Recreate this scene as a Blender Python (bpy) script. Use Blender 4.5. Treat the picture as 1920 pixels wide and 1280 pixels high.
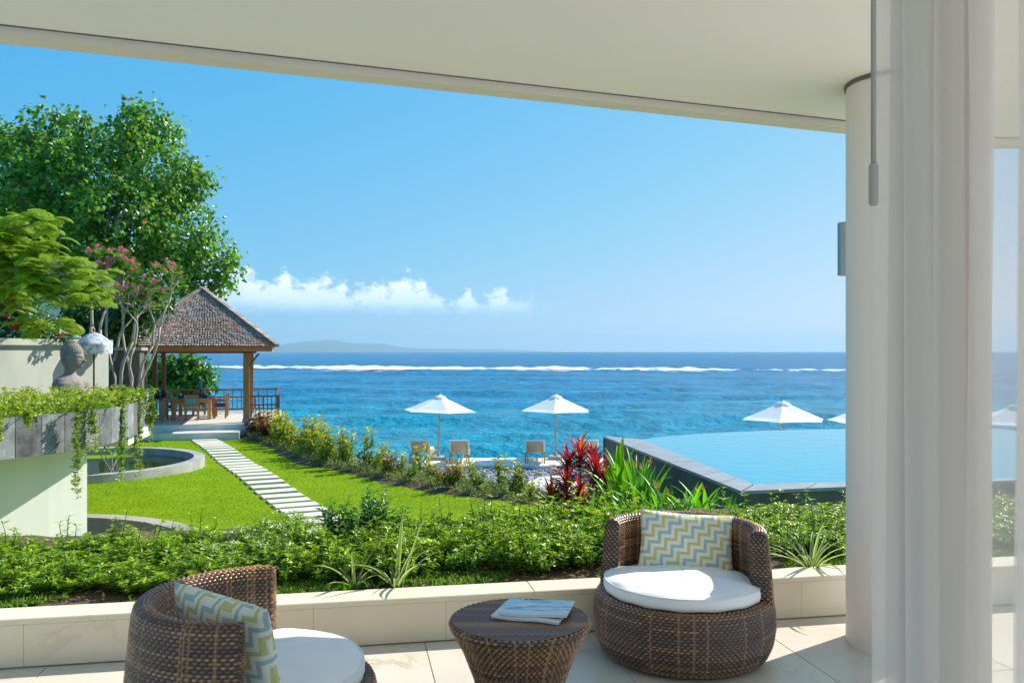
import bpy, math, random
import numpy as np
from mathutils import Vector, Matrix, noise as mnoise

for o in list(bpy.data.objects): bpy.data.objects.remove(o)
S = bpy.context.scene
COL = S.collection
rng = np.random.default_rng(7)
random.seed(7)
PI = math.pi
R = math.radians

# ------------------------------------------------------------------ camera
CAM_H = 1.5
F = 1600.0                      # focal length in photo pixels (1920 wide)
HOR = 659.0                     # horizon row
cd = bpy.data.cameras.new('camera'); cam = bpy.data.objects.new('camera', cd); COL.objects.link(cam)
cam.location = (0, 0, CAM_H); cam.rotation_euler = (R(90), 0, 0)
cd.sensor_width = 36; cd.lens = F/1920*36; cd.shift_y = (HOR-640)/1920
cd.clip_start = .05; cd.clip_end = 60000
S.camera = cam
def at(x, y, D):                # pixel + distance along the view axis
    return np.array([(x-960)/F*D, D, CAM_H-(y-HOR)/F*D])
def gp(x, y, z):                # pixel on a level surface at height z
    D = (CAM_H-z)*F/(y-HOR)
    return np.array([(x-960)/F*D, D, z])

# ------------------------------------------------------------------ light
SUN_AZ = R(54)                  # clockwise from +Y, towards +X
SUN_EL = R(38.5)
w = bpy.data.worlds.new('World'); S.world = w; w.use_nodes = True
nt = w.node_tree; nt.nodes.clear()
def N(t, **k):
    n = nt.nodes.new(t)
    for a, b in k.items(): setattr(n, a, b)
    return n
def MATH(op, a, b=None, c=None, clamp=False):
    n = N('ShaderNodeMath', operation=op); n.use_clamp = clamp
    for i, v in enumerate((a, b, c)):
        if v is None: continue
        if isinstance(v, (int, float)): n.inputs[i].default_value = v
        else: nt.links.new(v, n.inputs[i])
    return n.outputs[0]
sky = N('ShaderNodeTexSky', sky_type='NISHITA'); sky.sun_disc = False
sky.sun_elevation = SUN_EL; sky.sun_rotation = SUN_AZ
tc0 = N('ShaderNodeTexCoord'); s0 = N('ShaderNodeSeparateXYZ'); c0 = N('ShaderNodeCombineXYZ'); nt.links.new(tc0.outputs['Generated'], s0.inputs[0])
nt.links.new(s0.outputs[0], c0.inputs[0]); nt.links.new(s0.outputs[1], c0.inputs[1])
nt.links.new(MATH('ADD', MATH('MULTIPLY', MATH('MAXIMUM', s0.outputs[2], 0.), .8), .13), c0.inputs[2]); nt.links.new(c0.outputs[0], sky.inputs[0])
sky.altitude = 0; sky.air_density = 1.0; sky.dust_density = .25; sky.ozone_density = 3.5
# clear tropical air: a steady colour grade of the whole sky, the same in every direction
sc_ = N('ShaderNodeSeparateColor'); nt.links.new(sky.outputs[0], sc_.inputs[0])
hs = N('ShaderNodeCombineColor')
for ch, (gam, gain) in enumerate(((1.85, .0465), (.60, .236), (.17, .571))):
    nt.links.new(MATH('MINIMUM', MATH('MULTIPLY', MATH('POWER', sc_.outputs[ch], gam), gain/(.115*2.30)), 8.5), hs.inputs[ch])
# a bank of fair weather cumulus low over the sea, all round the horizon in three stretches
tc = N('ShaderNodeTexCoord'); sx = N('ShaderNodeSeparateXYZ'); nt.links.new(tc.outputs['Generated'], sx.inputs[0])
az = MATH('ARCTAN2', sx.outputs[0], sx.outputs[1]); el = MATH('ARCSINE', sx.outputs[2])
cv = N('ShaderNodeCombineXYZ'); nt.links.new(MATH('MULTIPLY', az, 45.), cv.inputs[0]); nt.links.new(MATH('MULTIPLY', el, 62.), cv.inputs[1])
def NOISE(vec, sc, det, off=(0, 0, 0), rough=.55):
    m = N('ShaderNodeMapping'); m.inputs['Location'].default_value = off; nt.links.new(vec, m.inputs[0])
    n = N('ShaderNodeTexNoise'); n.inputs['Scale'].default_value = sc; n.inputs['Detail'].default_value = det
    n.inputs['Roughness'].default_value = rough; nt.links.new(m.outputs[0], n.inputs['Vector']); return n.outputs[0]
azd = MATH('MULTIPLY', az, 57.3); eld = MATH('MULTIPLY', el, 57.3)
cva = N('ShaderNodeCombineXYZ'); nt.links.new(azd, cva.inputs[0])
lump = NOISE(cva.outputs[0], .34, 2.0, (11.3, 0, 0))
fine = NOISE(cv.outputs[0], 1.5, 6.0, (0, 3, 1), .6)
pres = MATH('COSINE', MATH('MULTIPLY', MATH('ADD', az, R(9.0)), 3.0))      # 1 at the middle of a bank
pres = MATH('MULTIPLY', MATH('SUBTRACT', pres, .80), 9.0, clamp=True)
top = MATH('ADD', MATH('MULTIPLY', MATH('SUBTRACT', lump, .40), 6.0), 3.9)     # cloud top in degrees
slope = MATH('MULTIPLY', MATH('ADD', azd, 9.0), .09)
top = MATH('SUBTRACT', top, slope)
top = MATH('ADD', top, MATH('MULTIPLY', MATH('SUBTRACT', fine, .5), 4.2))
dens = MATH('MULTIPLY', MATH('SUBTRACT', top, eld), 1.3, clamp=True)
base = MATH('MULTIPLY', MATH('SUBTRACT', MATH('ADD', eld, MATH('MULTIPLY', MATH('SUBTRACT', fine, .5), 1.2)), 2.35), 1.1, clamp=True)
dens = MATH('MULTIPLY', MATH('MULTIPLY', dens, base), pres)
dens = MATH('MULTIPLY', dens, .78)
# cloud shading put into the colour: bluish bases, whiter tops
cshade = MATH('MULTIPLY', MATH('SUBTRACT', eld, 2.0), .4, clamp=True)
cmix = N('ShaderNodeMix', data_type='RGBA'); cmix.inputs[6].default_value = (2.0, 3.1, 4.0, 1); cmix.inputs[7].default_value = (4.2, 4.4, 4.6, 1)
nt.links.new(cshade, cmix.inputs[0])
mx = N('ShaderNodeMix', data_type='RGBA'); nt.links.new(dens, mx.inputs[0]); nt.links.new(hs.outputs[0], mx.inputs[6]); nt.links.new(cmix.outputs[2], mx.inputs[7])
bg = N('ShaderNodeBackground'); bg.inputs['Strength'].default_value = .115
nt.links.new(mx.outputs[2], bg.inputs['Color'])
wo = N('ShaderNodeOutputWorld'); nt.links.new(bg.outputs[0], wo.inputs['Surface'])
sl = bpy.data.lights.new('sun', 'SUN'); sl.energy = 2.7; sl.angle = R(.55); sl.color = (1, .95, .86)
so = bpy.data.objects.new('sun', sl); COL.objects.link(so)
sv = Vector((math.sin(SUN_AZ)*math.cos(SUN_EL), math.cos(SUN_AZ)*math.cos(SUN_EL), math.sin(SUN_EL)))
so.rotation_euler = sv.to_track_quat('Z', 'Y').to_euler(); so.location = (30, 20, 40)
S.view_settings.view_transform = 'Standard'; S.view_settings.look = 'None'
S.view_settings.gamma = 1; S.view_settings.exposure = 1.45; S.view_settings.use_curve_mapping = False
S.render.engine = 'CYCLES'
S.cycles.max_bounces = 8; S.cycles.transparent_max_bounces = 16; S.cycles.volume_bounces = 0

# ------------------------------------------------------------------ materials
MATS = {}
def mat(name, col, rough=.6, col2=None, scale=4., detail=4., var=.12, bump=0., bscale=None, metallic=0., spec=.5,
        vcol=False, transl=0., stretch=(1, 1, 1), rnd=0., contrast=1.):
    m = bpy.data.materials.new(name); MATS[name] = m; m.use_nodes = True
    t = m.node_tree; t.nodes.clear()
    def n(ty, **k):
        x = t.nodes.new(ty)
        for a, b in k.items(): setattr(x, a, b)
        return x
    out = n('ShaderNodeOutputMaterial'); bs = n('ShaderNodeBsdfPrincipled')
    bs.inputs['Roughness'].default_value = rough; bs.inputs['Metallic'].default_value = metallic
    bs.inputs['Specular IOR Level'].default_value = spec
    tcx = n('ShaderNodeTexCoord'); mp = n('ShaderNodeMapping'); mp.inputs['Scale'].default_value = stretch
    t.links.new(tcx.outputs['Object'], mp.inputs[0])
    ns = n('ShaderNodeTexNoise'); ns.inputs['Scale'].default_value = scale; ns.inputs['Detail'].default_value = detail
    ns.inputs['Roughness'].default_value = .6
    t.links.new(mp.outputs[0], ns.inputs['Vector'])
    rp = n('ShaderNodeValToRGB'); e = rp.color_ramp.elements
    e[0].position = .5-.22/contrast; e[1].position = .5+.22/contrast
    c = np.array(col[:3]); 
    if col2 is None: a, b = c*(1-var), c*(1+var)
    else: a, b = c, np.array(col2[:3])
    e[0].color = (*np.clip(a, 0, 1), 1); e[1].color = (*np.clip(b, 0, 1), 1)
    t.links.new(ns.outputs[0], rp.inputs[0])
    cs = rp.outputs[0]
    if vcol:
        at_ = n('ShaderNodeAttribute'); at_.attribute_name = 'col'
        mxx = n('ShaderNodeMix', data_type='RGBA', blend_type='MULTIPLY'); mxx.inputs[0].default_value = 1
        t.links.new(cs, mxx.inputs[6]); t.links.new(at_.outputs[0], mxx.inputs[7]); cs = mxx.outputs[2]
    if rnd:
        oi = n('ShaderNodeObjectInfo'); h = n('ShaderNodeHueSaturation')
        mr = n('ShaderNodeMapRange'); mr.inputs[3].default_value = 1-rnd; mr.inputs[4].default_value = 1+rnd
        t.links.new(oi.outputs['Random'], mr.inputs[0]); t.links.new(mr.outputs[0], h.inputs['Value']); t.links.new(cs, h.inputs['Color']); cs = h.outputs[0]
    t.links.new(cs, bs.inputs['Base Color'])
    if bump:
        bn = n('ShaderNodeTexNoise'); bn.inputs['Scale'].default_value = bscale or scale*6; bn.inputs['Detail'].default_value = 6
        t.links.new(mp.outputs[0], bn.inputs['Vector'])
        bp = n('ShaderNodeBump'); bp.inputs['Strength'].default_value = bump; bp.inputs['Distance'].default_value = .02
        t.links.new(bn.outputs[0], bp.inputs['Height']); t.links.new(bp.outputs[0], bs.inputs['Normal'])
    sh = bs.outputs[0]
    if transl:
        tr = n('ShaderNodeBsdfTranslucent'); g = n('ShaderNodeMix', data_type='RGBA', blend_type='MULTIPLY'); g.inputs[0].default_value = 1
        t.links.new(cs, g.inputs[6]); g.inputs[7].default_value = (1.5, 1.45, .7, 1)
        t.links.new(g.outputs[2], tr.inputs['Color'])
        ms = n('ShaderNodeMixShader'); ms.inputs[0].default_value = transl
        t.links.new(sh, ms.inputs[1]); t.links.new(tr.outputs[0], ms.inputs[2]); sh = ms.outputs[0]
    t.links.new(sh, out.inputs[0])
    return m
M = MATS
mat('ceiling_paint', (.90, .86, .83), .8, var=.015, scale=1.2, bump=.03, bscale=60)
mat('lip_paint', (.74, .68, .58), .8, var=.03, scale=3)
mat('gap_dark', (.16, .14, .12), .9)
mat('column_stone', (.82, .74, .67), .55, var=.03, scale=1.3, stretch=(1, 1, .3), bump=.02, bscale=40)
mat('travertine', (.72, .63, .47), .45, col2=(.78, .695, .55), scale=1.6, detail=8, bump=.03, bscale=30, rnd=.03)
mat('floor_tile', (.60, .53, .42), .36, col2=(.70, .64, .54), scale=2.2, detail=9, bump=.02, bscale=30, rnd=.035)
mat('grout', (.52, .45, .35), .9)
mat('soil', (.055, .033, .018), .95, col2=(.16, .10, .055), scale=14, detail=8, bump=.8, bscale=30)
mat('leaf', (1, 1, 1), .36, var=.08, vcol=True, transl=.40, scale=9)
mat('leaf_matte', (1, 1, 1), .5, var=.08, vcol=True, transl=.38, scale=9)
mat('petal', (1, 1, 1), .5, var=.05, vcol=True, transl=.25)
mat('bark', (.17, .12, .08), .9, col2=(.30, .24, .17), scale=9, stretch=(1, 1, .4), bump=.5)
mat('pale_bark', (.36, .29, .21), .85, col2=(.56, .49, .39), scale=12, stretch=(1, 1, .5), bump=.3)
mat('twig', (.09, .10, .03), .8, var=.25)
mat('grass_ground', (.15, .26, .002), .9, spec=.1, col2=(.23, .34, .004), scale=1.1, detail=10, bump=.6, bscale=60)
mat('grass_blade', (1, 1, 1), .6, spec=.12, vcol=True, transl=.35, var=.05)
mat('paver', (.60, .54, .41), .8, col2=(.74, .68, .54), scale=6, detail=8, bump=.2, rnd=.06)
mat('white_paint', (.80, .80, .76), .7, var=.03, scale=2)
mat('cream_wall', (.70, .71, .61), .8, col2=(.87, .86, .78), scale=2.2, detail=7, contrast=.7, stretch=(2.2, 2.2, .22), bump=.05, bscale=40)
mat('concrete', (.27, .26, .22), .85, col2=(.48, .46, .41), scale=2.2, detail=8, bump=.25, bscale=30)
mat('concrete_light', (.55, .53, .47), .8, col2=(.66, .64, .58), scale=3, detail=8, bump=.15, bscale=30)
mat('andesite', (.075, .08, .085), .75, col2=(.27, .275, .28), scale=5.5, detail=9, bump=.25, bscale=25, rnd=.35)
mat('pool_wall', (.055, .06, .055), .7, col2=(.14, .145, .13), scale=2.2, detail=8, stretch=(1, 1, .35), bump=.1)
mat('coping', (.24, .245, .25), .5, col2=(.34, .345, .345), scale=3, detail=7, rnd=.05, bump=.05)
mat('garden_wall', (.36, .38, .31), .85, col2=(.54, .56, .46), scale=1.3, detail=9, stretch=(1, 1, .4), bump=.1)
mat('statue_stone', (.20, .165, .14), .85, col2=(.33, .28, .24), scale=8, detail=8, bump=.4, bscale=50)
mat('teak', (.30, .12, .035), .5, col2=(.44, .19, .06), scale=6, stretch=(1, 1, .15), detail=6, bump=.1)
mat('teak_light', (.46, .22, .055), .5, col2=(.60, .32, .10), scale=6, stretch=(.3, 1, .3), detail=6)
mat('red_wood', (.16, .045, .025), .45, col2=(.26, .08, .04), scale=5, stretch=(1, 1, .2), detail=6)
mat('fascia_wood', (.46, .14, .05), .5, col2=(.58, .20, .08), scale=5, stretch=(.2, .2, 1), detail=6)
mat('dark_wood', (.06, .045, .035), .6, var=.3)
mat('shingle', (1, 1, 1), .85, vcol=True, var=.2, scale=20, bump=.3)
mat('wicker', (1, 1, 1), .30, vcol=True, var=.12, scale=40, spec=.6)
mat('white_canvas', (.84, .83, .80), .8, var=.02, transl=.12, bump=.05, bscale=10)
mat('cushion_fabric', (.88, .88, .88), .85, var=.015, bump=.12, bscale=9)
mat('lounger_weave', (.50, .41, .30), .7, var=.2, scale=60)
mat('blue_fabric', (.015, .10, .32), .8, var=.2)
mat('teal_fabric', (.10, .32, .32), .8, var=.2)
mat('metal_brushed', (.42, .42, .38), .32, metallic=.9, var=.1, stretch=(8, 8, .2))
mat('wand_grey', (.40, .38, .35), .45, var=.05)
mat('gravel', (.20, .20, .23), .9, col2=(.42, .41, .45), scale=14, detail=8, bump=.6)
mat('cobble', (1, 1, 1), .8, vcol=True, var=.15, scale=12)
mat('deck_stone', (.68, .64, .55), .7, col2=(.78, .74, .66), scale=2, rnd=.04)
mat('roof_dark', (.05, .045, .045), .9, col2=(.12, .105, .10), scale=8, stretch=(1, 1, 3), bump=.5)
mat('roof_pale', (.40, .39, .37), .9, col2=(.62, .60, .56), scale=6, bump=.4)
mat('black_iron', (.02, .022, .025), .4, var=.2)
mat('paper', (.72, .73, .74), .5, var=.05, scale=20)

def veins(name, colr, scale, width=.012, amt=.55):     # thin natural veins drawn into a stone's colour
    t = M[name].node_tree; bs = next(n for n in t.nodes if n.type == 'BSDF_PRINCIPLED'); src = bs.inputs['Base Color'].links[0].from_socket
    tc_ = t.nodes.new('ShaderNodeTexCoord'); oi = t.nodes.new('ShaderNodeObjectInfo'); ad_ = t.nodes.new('ShaderNodeVectorMath'); ad_.operation = 'ADD'
    t.links.new(tc_.outputs['Object'], ad_.inputs[0]); t.links.new(oi.outputs['Location'], ad_.inputs[1])
    n_ = t.nodes.new('ShaderNodeTexNoise'); n_.inputs['Scale'].default_value = scale; n_.inputs['Detail'].default_value = 6; n_.inputs['Distortion'].default_value = 1.2; t.links.new(ad_.outputs[0], n_.inputs['Vector'])
    a_ = t.nodes.new('ShaderNodeMath'); a_.operation = 'COMPARE'; a_.inputs[1].default_value = .5; a_.inputs[2].default_value = width; t.links.new(n_.outputs[0], a_.inputs[0])
    n2_ = t.nodes.new('ShaderNodeTexNoise'); n2_.inputs['Scale'].default_value = scale*1.7; t.links.new(ad_.outputs[0], n2_.inputs['Vector'])
    r_ = t.nodes.new('ShaderNodeMapRange'); r_.inputs[1].default_value = .5; r_.inputs[2].default_value = .7; r_.inputs[4].default_value = amt; t.links.new(n2_.outputs[0], r_.inputs[0])
    mu = t.nodes.new('ShaderNodeMath'); mu.operation = 'MULTIPLY'; t.links.new(a_.outputs[0], mu.inputs[0]); t.links.new(r_.outputs[0], mu.inputs[1])
    mx_ = t.nodes.new('ShaderNodeMix'); mx_.data_type = 'RGBA'; t.links.new(mu.outputs[0], mx_.inputs[0]); t.links.new(src, mx_.inputs[6]); mx_.inputs[7].default_value = (*colr, 1); t.links.new(mx_.outputs[2], bs.inputs['Base Color'])
veins('floor_tile', (.40, .31, .22), 1.6); veins('travertine', (.55, .44, .30), 1.2, .010, .4)
# ------------------------------------------------------------------ geometry buffer
def nrm(a): return a/np.maximum(np.linalg.norm(a, axis=-1, keepdims=True), 1e-9)
class G:
    def __init__(s): s.V = []; s.F = []; s.C = []; s.n = 0
    def add(s, V, F, C=None):
        V = np.asarray(V, float).reshape(-1, 3)
        if C is None: C = np.ones((len(V), 3))
        C = np.asarray(C, float)
        if C.ndim == 1: C = np.tile(C, (len(V), 1))
        if isinstance(F, np.ndarray): s.F.append(F+s.n)
        else:
            by = {}
            for f in F: by.setdefault(len(f), []).append(f)
            for k in by: s.F.append(np.array(by[k], int)+s.n)
        s.V.append(V); s.C.append(C[:, :3]); s.n += len(V); return s
    def box(s, c, d, rz=0., rx=0., ry=0., C=None, bev=0.):
        x, y, z = np.array(d)/2.
        if bev:
            b = min(bev, x*.9, y*.9, z*.9); P = []
            for sz in (-1, 1):
                pass
            V = []
            for zz, ins in ((-z, b), (-z+b, 0), (z-b, 0), (z, b)):
                X, Y = x-ins, y-ins
                V += [(-X, -Y, zz), (X, -Y, zz), (X, Y, zz), (-X, Y, zz)]
            Fc = [(3, 2, 1, 0), (12, 13, 14, 15)]
            for k in range(3):
                for i in range(4):
                    j = (i+1) % 4; Fc.append((k*4+i, k*4+j, k*4+4+j, k*4+4+i))
        else:
            V = [(-x, -y, -z), (x, -y, -z), (x, y, -z), (-x, y, -z), (-x, -y, z), (x, -y, z), (x, y, z), (-x, y, z)]
            Fc = [(3, 2, 1, 0), (4, 5, 6, 7), (0, 1, 5, 4), (1, 2, 6, 5), (2, 3, 7, 6), (3, 0, 4, 7)]
        m = np.array(Matrix.Rotation(rz, 3, 'Z') @ Matrix.Rotation(ry, 3, 'Y') @ Matrix.Rotation(rx, 3, 'X'))
        return s.add(np.array(V) @ m.T+np.array(c), Fc, C)
    def bar(s, a, b, wx, wz, C=None):           # box beam between two points
        a = np.array(a, float); b = np.array(b, float); d = nrm(b-a)
        up = np.array([0, 0, 1.]) if abs(d[2]) < .95 else np.array([0, 1., 0])
        sd = nrm(np.cross(d, up)); up = np.cross(sd, d)
        V = []
        for p in (a, b):
            for (i, j) in ((-1, -1), (1, -1), (1, 1), (-1, 1)): V.append(p+sd*i*wx/2+up*j*wz/2)
        return s.add(V, [(0, 3, 2, 1)[::-1], (4, 5, 6, 7)[::-1], (0, 1, 5, 4)[::-1], (1, 2, 6, 5)[::-1], (2, 3, 7, 6)[::-1], (3, 0, 4, 7)[::-1]], C)
    def tube(s, pts, rad, seg=7, C=None, caps=True):
        pts = np.array(pts, float); n = len(pts)
        rad = np.broadcast_to(np.array(rad, float), (n,))
        tg = nrm(np.gradient(pts, axis=0)); ref = np.array([.31, .17, .93]); 
        if abs(tg[0] @ ref) > .95: ref = np.array([1., 0, 0])
        V = []; u = nrm(np.cross(tg[0], ref))
        for i in range(n):
            u = nrm(u-tg[i]*(u @ tg[i])); v = np.cross(tg[i], u)
            a = np.arange(seg)/seg*2*PI
            V.append(pts[i]+rad[i]*(np.cos(a)[:, None]*u+np.sin(a)[:, None]*v))
        V = np.concatenate(V); Fc = []
        for i in range(n-1):
            for j in range(seg):
                k = (j+1) % seg; Fc.append((i*seg+j, i*seg+k, (i+1)*seg+k, (i+1)*seg+j))
        if caps: Fc.append(tuple(range(seg))[::-1]); Fc.append(tuple((n-1)*seg+j for j in range(seg)))
        return s.add(V, Fc, C)
    def lathe(s, prof, seg=32, c=(0, 0, 0), C=None, capb=True, capt=True, a0=0.):
        V = []; Fc = []; n = len(prof)
        for (r, z) in prof:
            for j in range(seg):
                a = a0+2*PI*j/seg; V.append((c[0]+r*math.cos(a), c[1]+r*math.sin(a), c[2]+z))
        for i in range(n-1):
            for j in range(seg):
                k = (j+1) % seg; Fc.append((i*seg+j, i*seg+k, (i+1)*seg+k, (i+1)*seg+j))
        if capb: Fc.append(tuple(range(seg))[::-1])
        if capt: Fc.append(tuple((n-1)*seg+j for j in range(seg)))
        return s.add(V, Fc, C)
    def prism(s, poly, z0, z1, C=None):          # level polygon extruded upwards (ccw)
        p = [tuple(q[:2]) for q in poly]; n = len(p)
        ar = sum(p[i][0]*p[(i+1) % n][1]-p[(i+1) % n][0]*p[i][1] for i in range(n))
        if ar < 0: p = p[::-1]
        V = [(x, y, z0) for x, y in p]+[(x, y, z1) for x, y in p]
        Fc = [tuple(range(n))[::-1], tuple(range(n, 2*n))]+[(i, (i+1) % n, n+(i+1) % n, n+i) for i in range(n)]
        return s.add(V, Fc, C)
    def grid(s, P, C=None, wrap=False):          # P: (rows, cols, 3)
        r, c = P.shape[:2]; i, j = np.meshgrid(np.arange(r-1), np.arange(c if wrap else c-1), indexing='ij')
        j2 = (j+1) % c
        Fq = np.stack([i*c+j, i*c+j2, (i+1)*c+j2, (i+1)*c+j], -1).reshape(-1, 4)
        return s.add(P.reshape(-1, 3), Fq, None if C is None else C.reshape(-1, 3))
    def leaves(s, P, D, Nn, L, W, C, fold=.18, droop=.15, mid=.45):
        P = np.asarray(P, float); n = len(P); L = np.broadcast_to(L, (n,))[:, None]; W = np.broadcast_to(W, (n,))[:, None]
        D = nrm(np.asarray(D, float)); sd = nrm(np.cross(D, Nn)); Nn = np.cross(sd, D)
        vm = P+D*L*mid; vl = vm-sd*W/2+Nn*W*fold; vr = vm+sd*W/2+Nn*W*fold; vt = P+D*L-Nn*L*droop
        V = np.stack([P, vr, vm, vl, vt], 1).reshape(-1, 3)
        b = np.arange(n)[:, None]*5
        T = np.concatenate([b+np.array([0, 1, 2]), b+np.array([1, 4, 2]), b+np.array([0, 2, 3]), b+np.array([2, 4, 3])])
        C = np.broadcast_to(C, (n, 3))
        return s.add(V, T, np.repeat(C, 5, 0))
    def xf(s, m):                                 # transform everything so far by a 4x4
        m = np.array(m); s.V = [v @ m[:3, :3].T+m[:3, 3] for v in s.V]; return s
    def mesh(s, name, mt, smooth=False, off=(0, 0, 0)):
        me = bpy.data.meshes.new(name)
        V = np.concatenate(s.V)-np.array(off); C = np.concatenate(s.C)
        me.vertices.add(len(V)); me.vertices.foreach_set('co', V.astype(np.float32).ravel())
        li = np.concatenate([f.ravel() for f in s.F]); tot = np.concatenate([np.full(len(f), f.shape[1]) for f in s.F])
        me.loops.add(len(li)); me.polygons.add(len(tot))
        me.loops.foreach_set('vertex_index', li.astype(np.int32))
        st = np.concatenate([[0], np.cumsum(tot)[:-1]]); me.polygons.foreach_set('loop_start', st.astype(np.int32))
        try: me.polygons.foreach_set('loop_total', tot.astype(np.int32))
        except Exception: pass
        me.polygons.foreach_set('use_smooth', np.full(len(tot), smooth is True))
        me.update(calc_edges=True); me.validate()
        ca = me.color_attributes.new('col', 'FLOAT_COLOR', 'POINT')
        ca.data.foreach_set('color', np.concatenate([C, np.ones((len(C), 1))], 1).astype(np.float32).ravel())
        if isinstance(mt, (list, tuple)):
            for q in mt: me.materials.append(M[q])
        else: me.materials.append(M[mt])
        return me
    def build(s, name, mt, parent=None, smooth=False, local=False):
        off = np.zeros(3)
        if parent is not None and not local:
            q = parent
            while q is not None: off += np.array(q.location); q = q.parent
        sm = smooth is True
        o = bpy.data.objects.new(name, s.mesh(name, mt, sm, off)); COL.objects.link(o)
        if smooth == 'auto':
            o.data.polygons.foreach_set('use_smooth', np.ones(len(o.data.polygons), bool))
            try: o.data.set_sharp_from_angle(angle=R(38))
            except Exception: pass
        if parent is not None: o.parent = parent
        return o
def tag(o, label=None, cat=None, group=None, kind=None):
    if label: o['label'] = label
    if cat: o['category'] = cat
    if group: o['group'] = group
    if kind: o['kind'] = kind
    return o
def thing(name, label, cat, loc=(0, 0, 0), rz=0., group=None):
    o = bpy.data.objects.new(name, None); COL.objects.link(o); o.location = loc; o.rotation_euler = (0, 0, rz)
    o.empty_display_size = .1
    return tag(o, label, cat, group)
def struct(g, name, mt, smooth=False):
    return tag(g.build(name, mt, smooth=smooth), kind='structure')
def dup(root, loc, rz=0., sc=1., label=None, group=None):
    def cp(o, par):
        c = o.copy(); COL.objects.link(c); c.parent = par
        for ch in o.children: cp(ch, c)
        return c
    r = cp(root, None); r.location = loc; r.rotation_euler = (0, 0, rz); r.scale = (sc, sc, sc) if np.isscalar(sc) else sc
    if label: r['label'] = label
    if group: r['group'] = group
    return r
def rvec(n): return nrm(rng.normal(size=(n, 3)))
def cols(base, n, v=.18, h=.12):                  # per leaf colour spread round a base colour
    b = np.array(base)[None]*np.exp(rng.normal(0, v, (n, 1)))
    return np.clip(b*np.exp(rng.normal(0, h, (n, 3))), 0, 1)
def smooth01(a, b, x): t = np.clip((x-a)/(b-a), 0, 1); return t*t*(3-2*t)
# ================================================================== THE HOUSE: terrace, roof, column, planter wall, curtain
U = nrm(np.array([1., .191, 0])); Vv = np.array([-U[1], U[0], 0]); O0 = np.array([0, 4.495, 0])
def uv(u, v, z=0.): return O0+U*u+Vv*v+np.array([0, 0, z])
RZ = math.atan2(U[1], U[0])
g = G(); g.prism([uv(-6.5, .1), uv(7, .1), uv(7, -9), uv(-6.5, -9)], -.3, -.0095)
floor = struct(g, 'terrace_floor', 'grout')
TS = .9
tmesh = G().box((0, 0, -.01), (TS-.004, TS-.004, .02), bev=.0015).mesh('floor_tile', 'floor_tile')
for i in range(-7, 8):
    for j in range(10):
        o = bpy.data.objects.new('floor_tile', tmesh); COL.objects.link(o); o.parent = floor
        o.location = uv(-.46+(i+.5)*TS, -(j+.5)*TS); o.rotation_euler = (0, 0, RZ+random.choice((0, PI/2, PI, -PI/2)))
# low planter wall along the terrace edge
WH, WD = .235, .19
pw = thing('planter_wall', 'low cream stone wall with flat ledge holding the hedge bed', 'wall', uv(0, 0))
g = G(); a = [uv(-6.5, .016), uv(7.5, .016), uv(7.5, WD-.01), uv(-6.5, WD-.01)]; g.prism(a, -.2, WH-.03); g.build('core', 'travertine', pw)
PWd = .67
u = -2.36-4*PWd
while u < 7:
    c = uv(u+PWd/2, .0065, (WH-.032)/2+.004)
    G().box(c, (PWd-.0014, .02, WH-.036), RZ, bev=.002).build('panel', 'travertine', pw); u += PWd
u = -2.36-4*PWd-.2
while u < 7:
    G().box(uv(u+.67, WD/2, WH-.015), (1.3384, WD+.012, .03), RZ, bev=.004).build('coping_slab', 'travertine', pw); u += 1.34
# soil bed behind the wall
def bedz(x, y): return mnoise.noise(Vector((x*2.1, y*2.1, 0)))*.03+mnoise.noise(Vector((x*9, y*9, 3)))*.012
us = np.linspace(-6.4, 7.4, 190); vs = np.linspace(WD-.012, 2.1, 34)
P = np.array([[uv(u, v) for u in us] for v in vs])
for i, v in enumerate(vs):
    for j in range(len(us)):
        P[i, j, 2] = .195+.03*min(1, (v-WD)/.4)+bedz(*P[i, j, :2])
P[-1, :, 2] = -1.5
struct(G().grid(P), 'planter_soil', 'soil', True)

# terrace roof: flat soffit with a thin lip along its free edge
CZ = 2.88
def roofY(x): return 4.50+.36*x
edge = [(-9, roofY(-9)), (-6, roofY(-6)), (-2, roofY(-2)), (1, roofY(1)), (3.05, roofY(3.05))]
for k in range(1, 9):
    t = k/8*PI/2; edge.append((3.05+.75*math.sin(t), roofY(3.05)+.1*math.sin(t*2)-.75*(1-math.cos(t))))
edge += [(3.8, 3), (3.8, -6)]
g = G(); g.prism(edge+[(-9, -6)], CZ, CZ+.32)
roof = struct(g, 'terrace_roof', 'ceiling_paint')
def offset(pl, d):
    pl = np.array(pl); t = nrm(np.gradient(pl, axis=0)); n = np.stack([t[:, 1], -t[:, 0]], 1); return pl+n*d
e0 = np.array(edge[:-1]+[(3.8, -6)])
o1, o2 = offset(e0, -.004), offset(e0, .105)
g = G(); n = len(e0)
ring = np.stack([np.c_[o1, np.full(n, CZ+.3)], np.c_[o1, np.full(n, CZ-.045)], np.c_[o2, np.full(n, CZ-.045)], np.c_[o2, np.full(n, CZ+.0)]], 0)
g.grid(ring); g.build('roof_lip', 'lip_paint', roof)
o1, o2 = offset(e0, .1052), offset(e0, .118)
g = G(); ring = np.stack([np.c_[o1, np.full(n, CZ-.0025)], np.c_[o2, np.full(n, CZ-.0025)]], 0); g.grid(ring[::-1]); g.build('shadow_gap', 'gap_dark', roof)  # flat dark strip painted as the shade inside the groove

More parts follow.
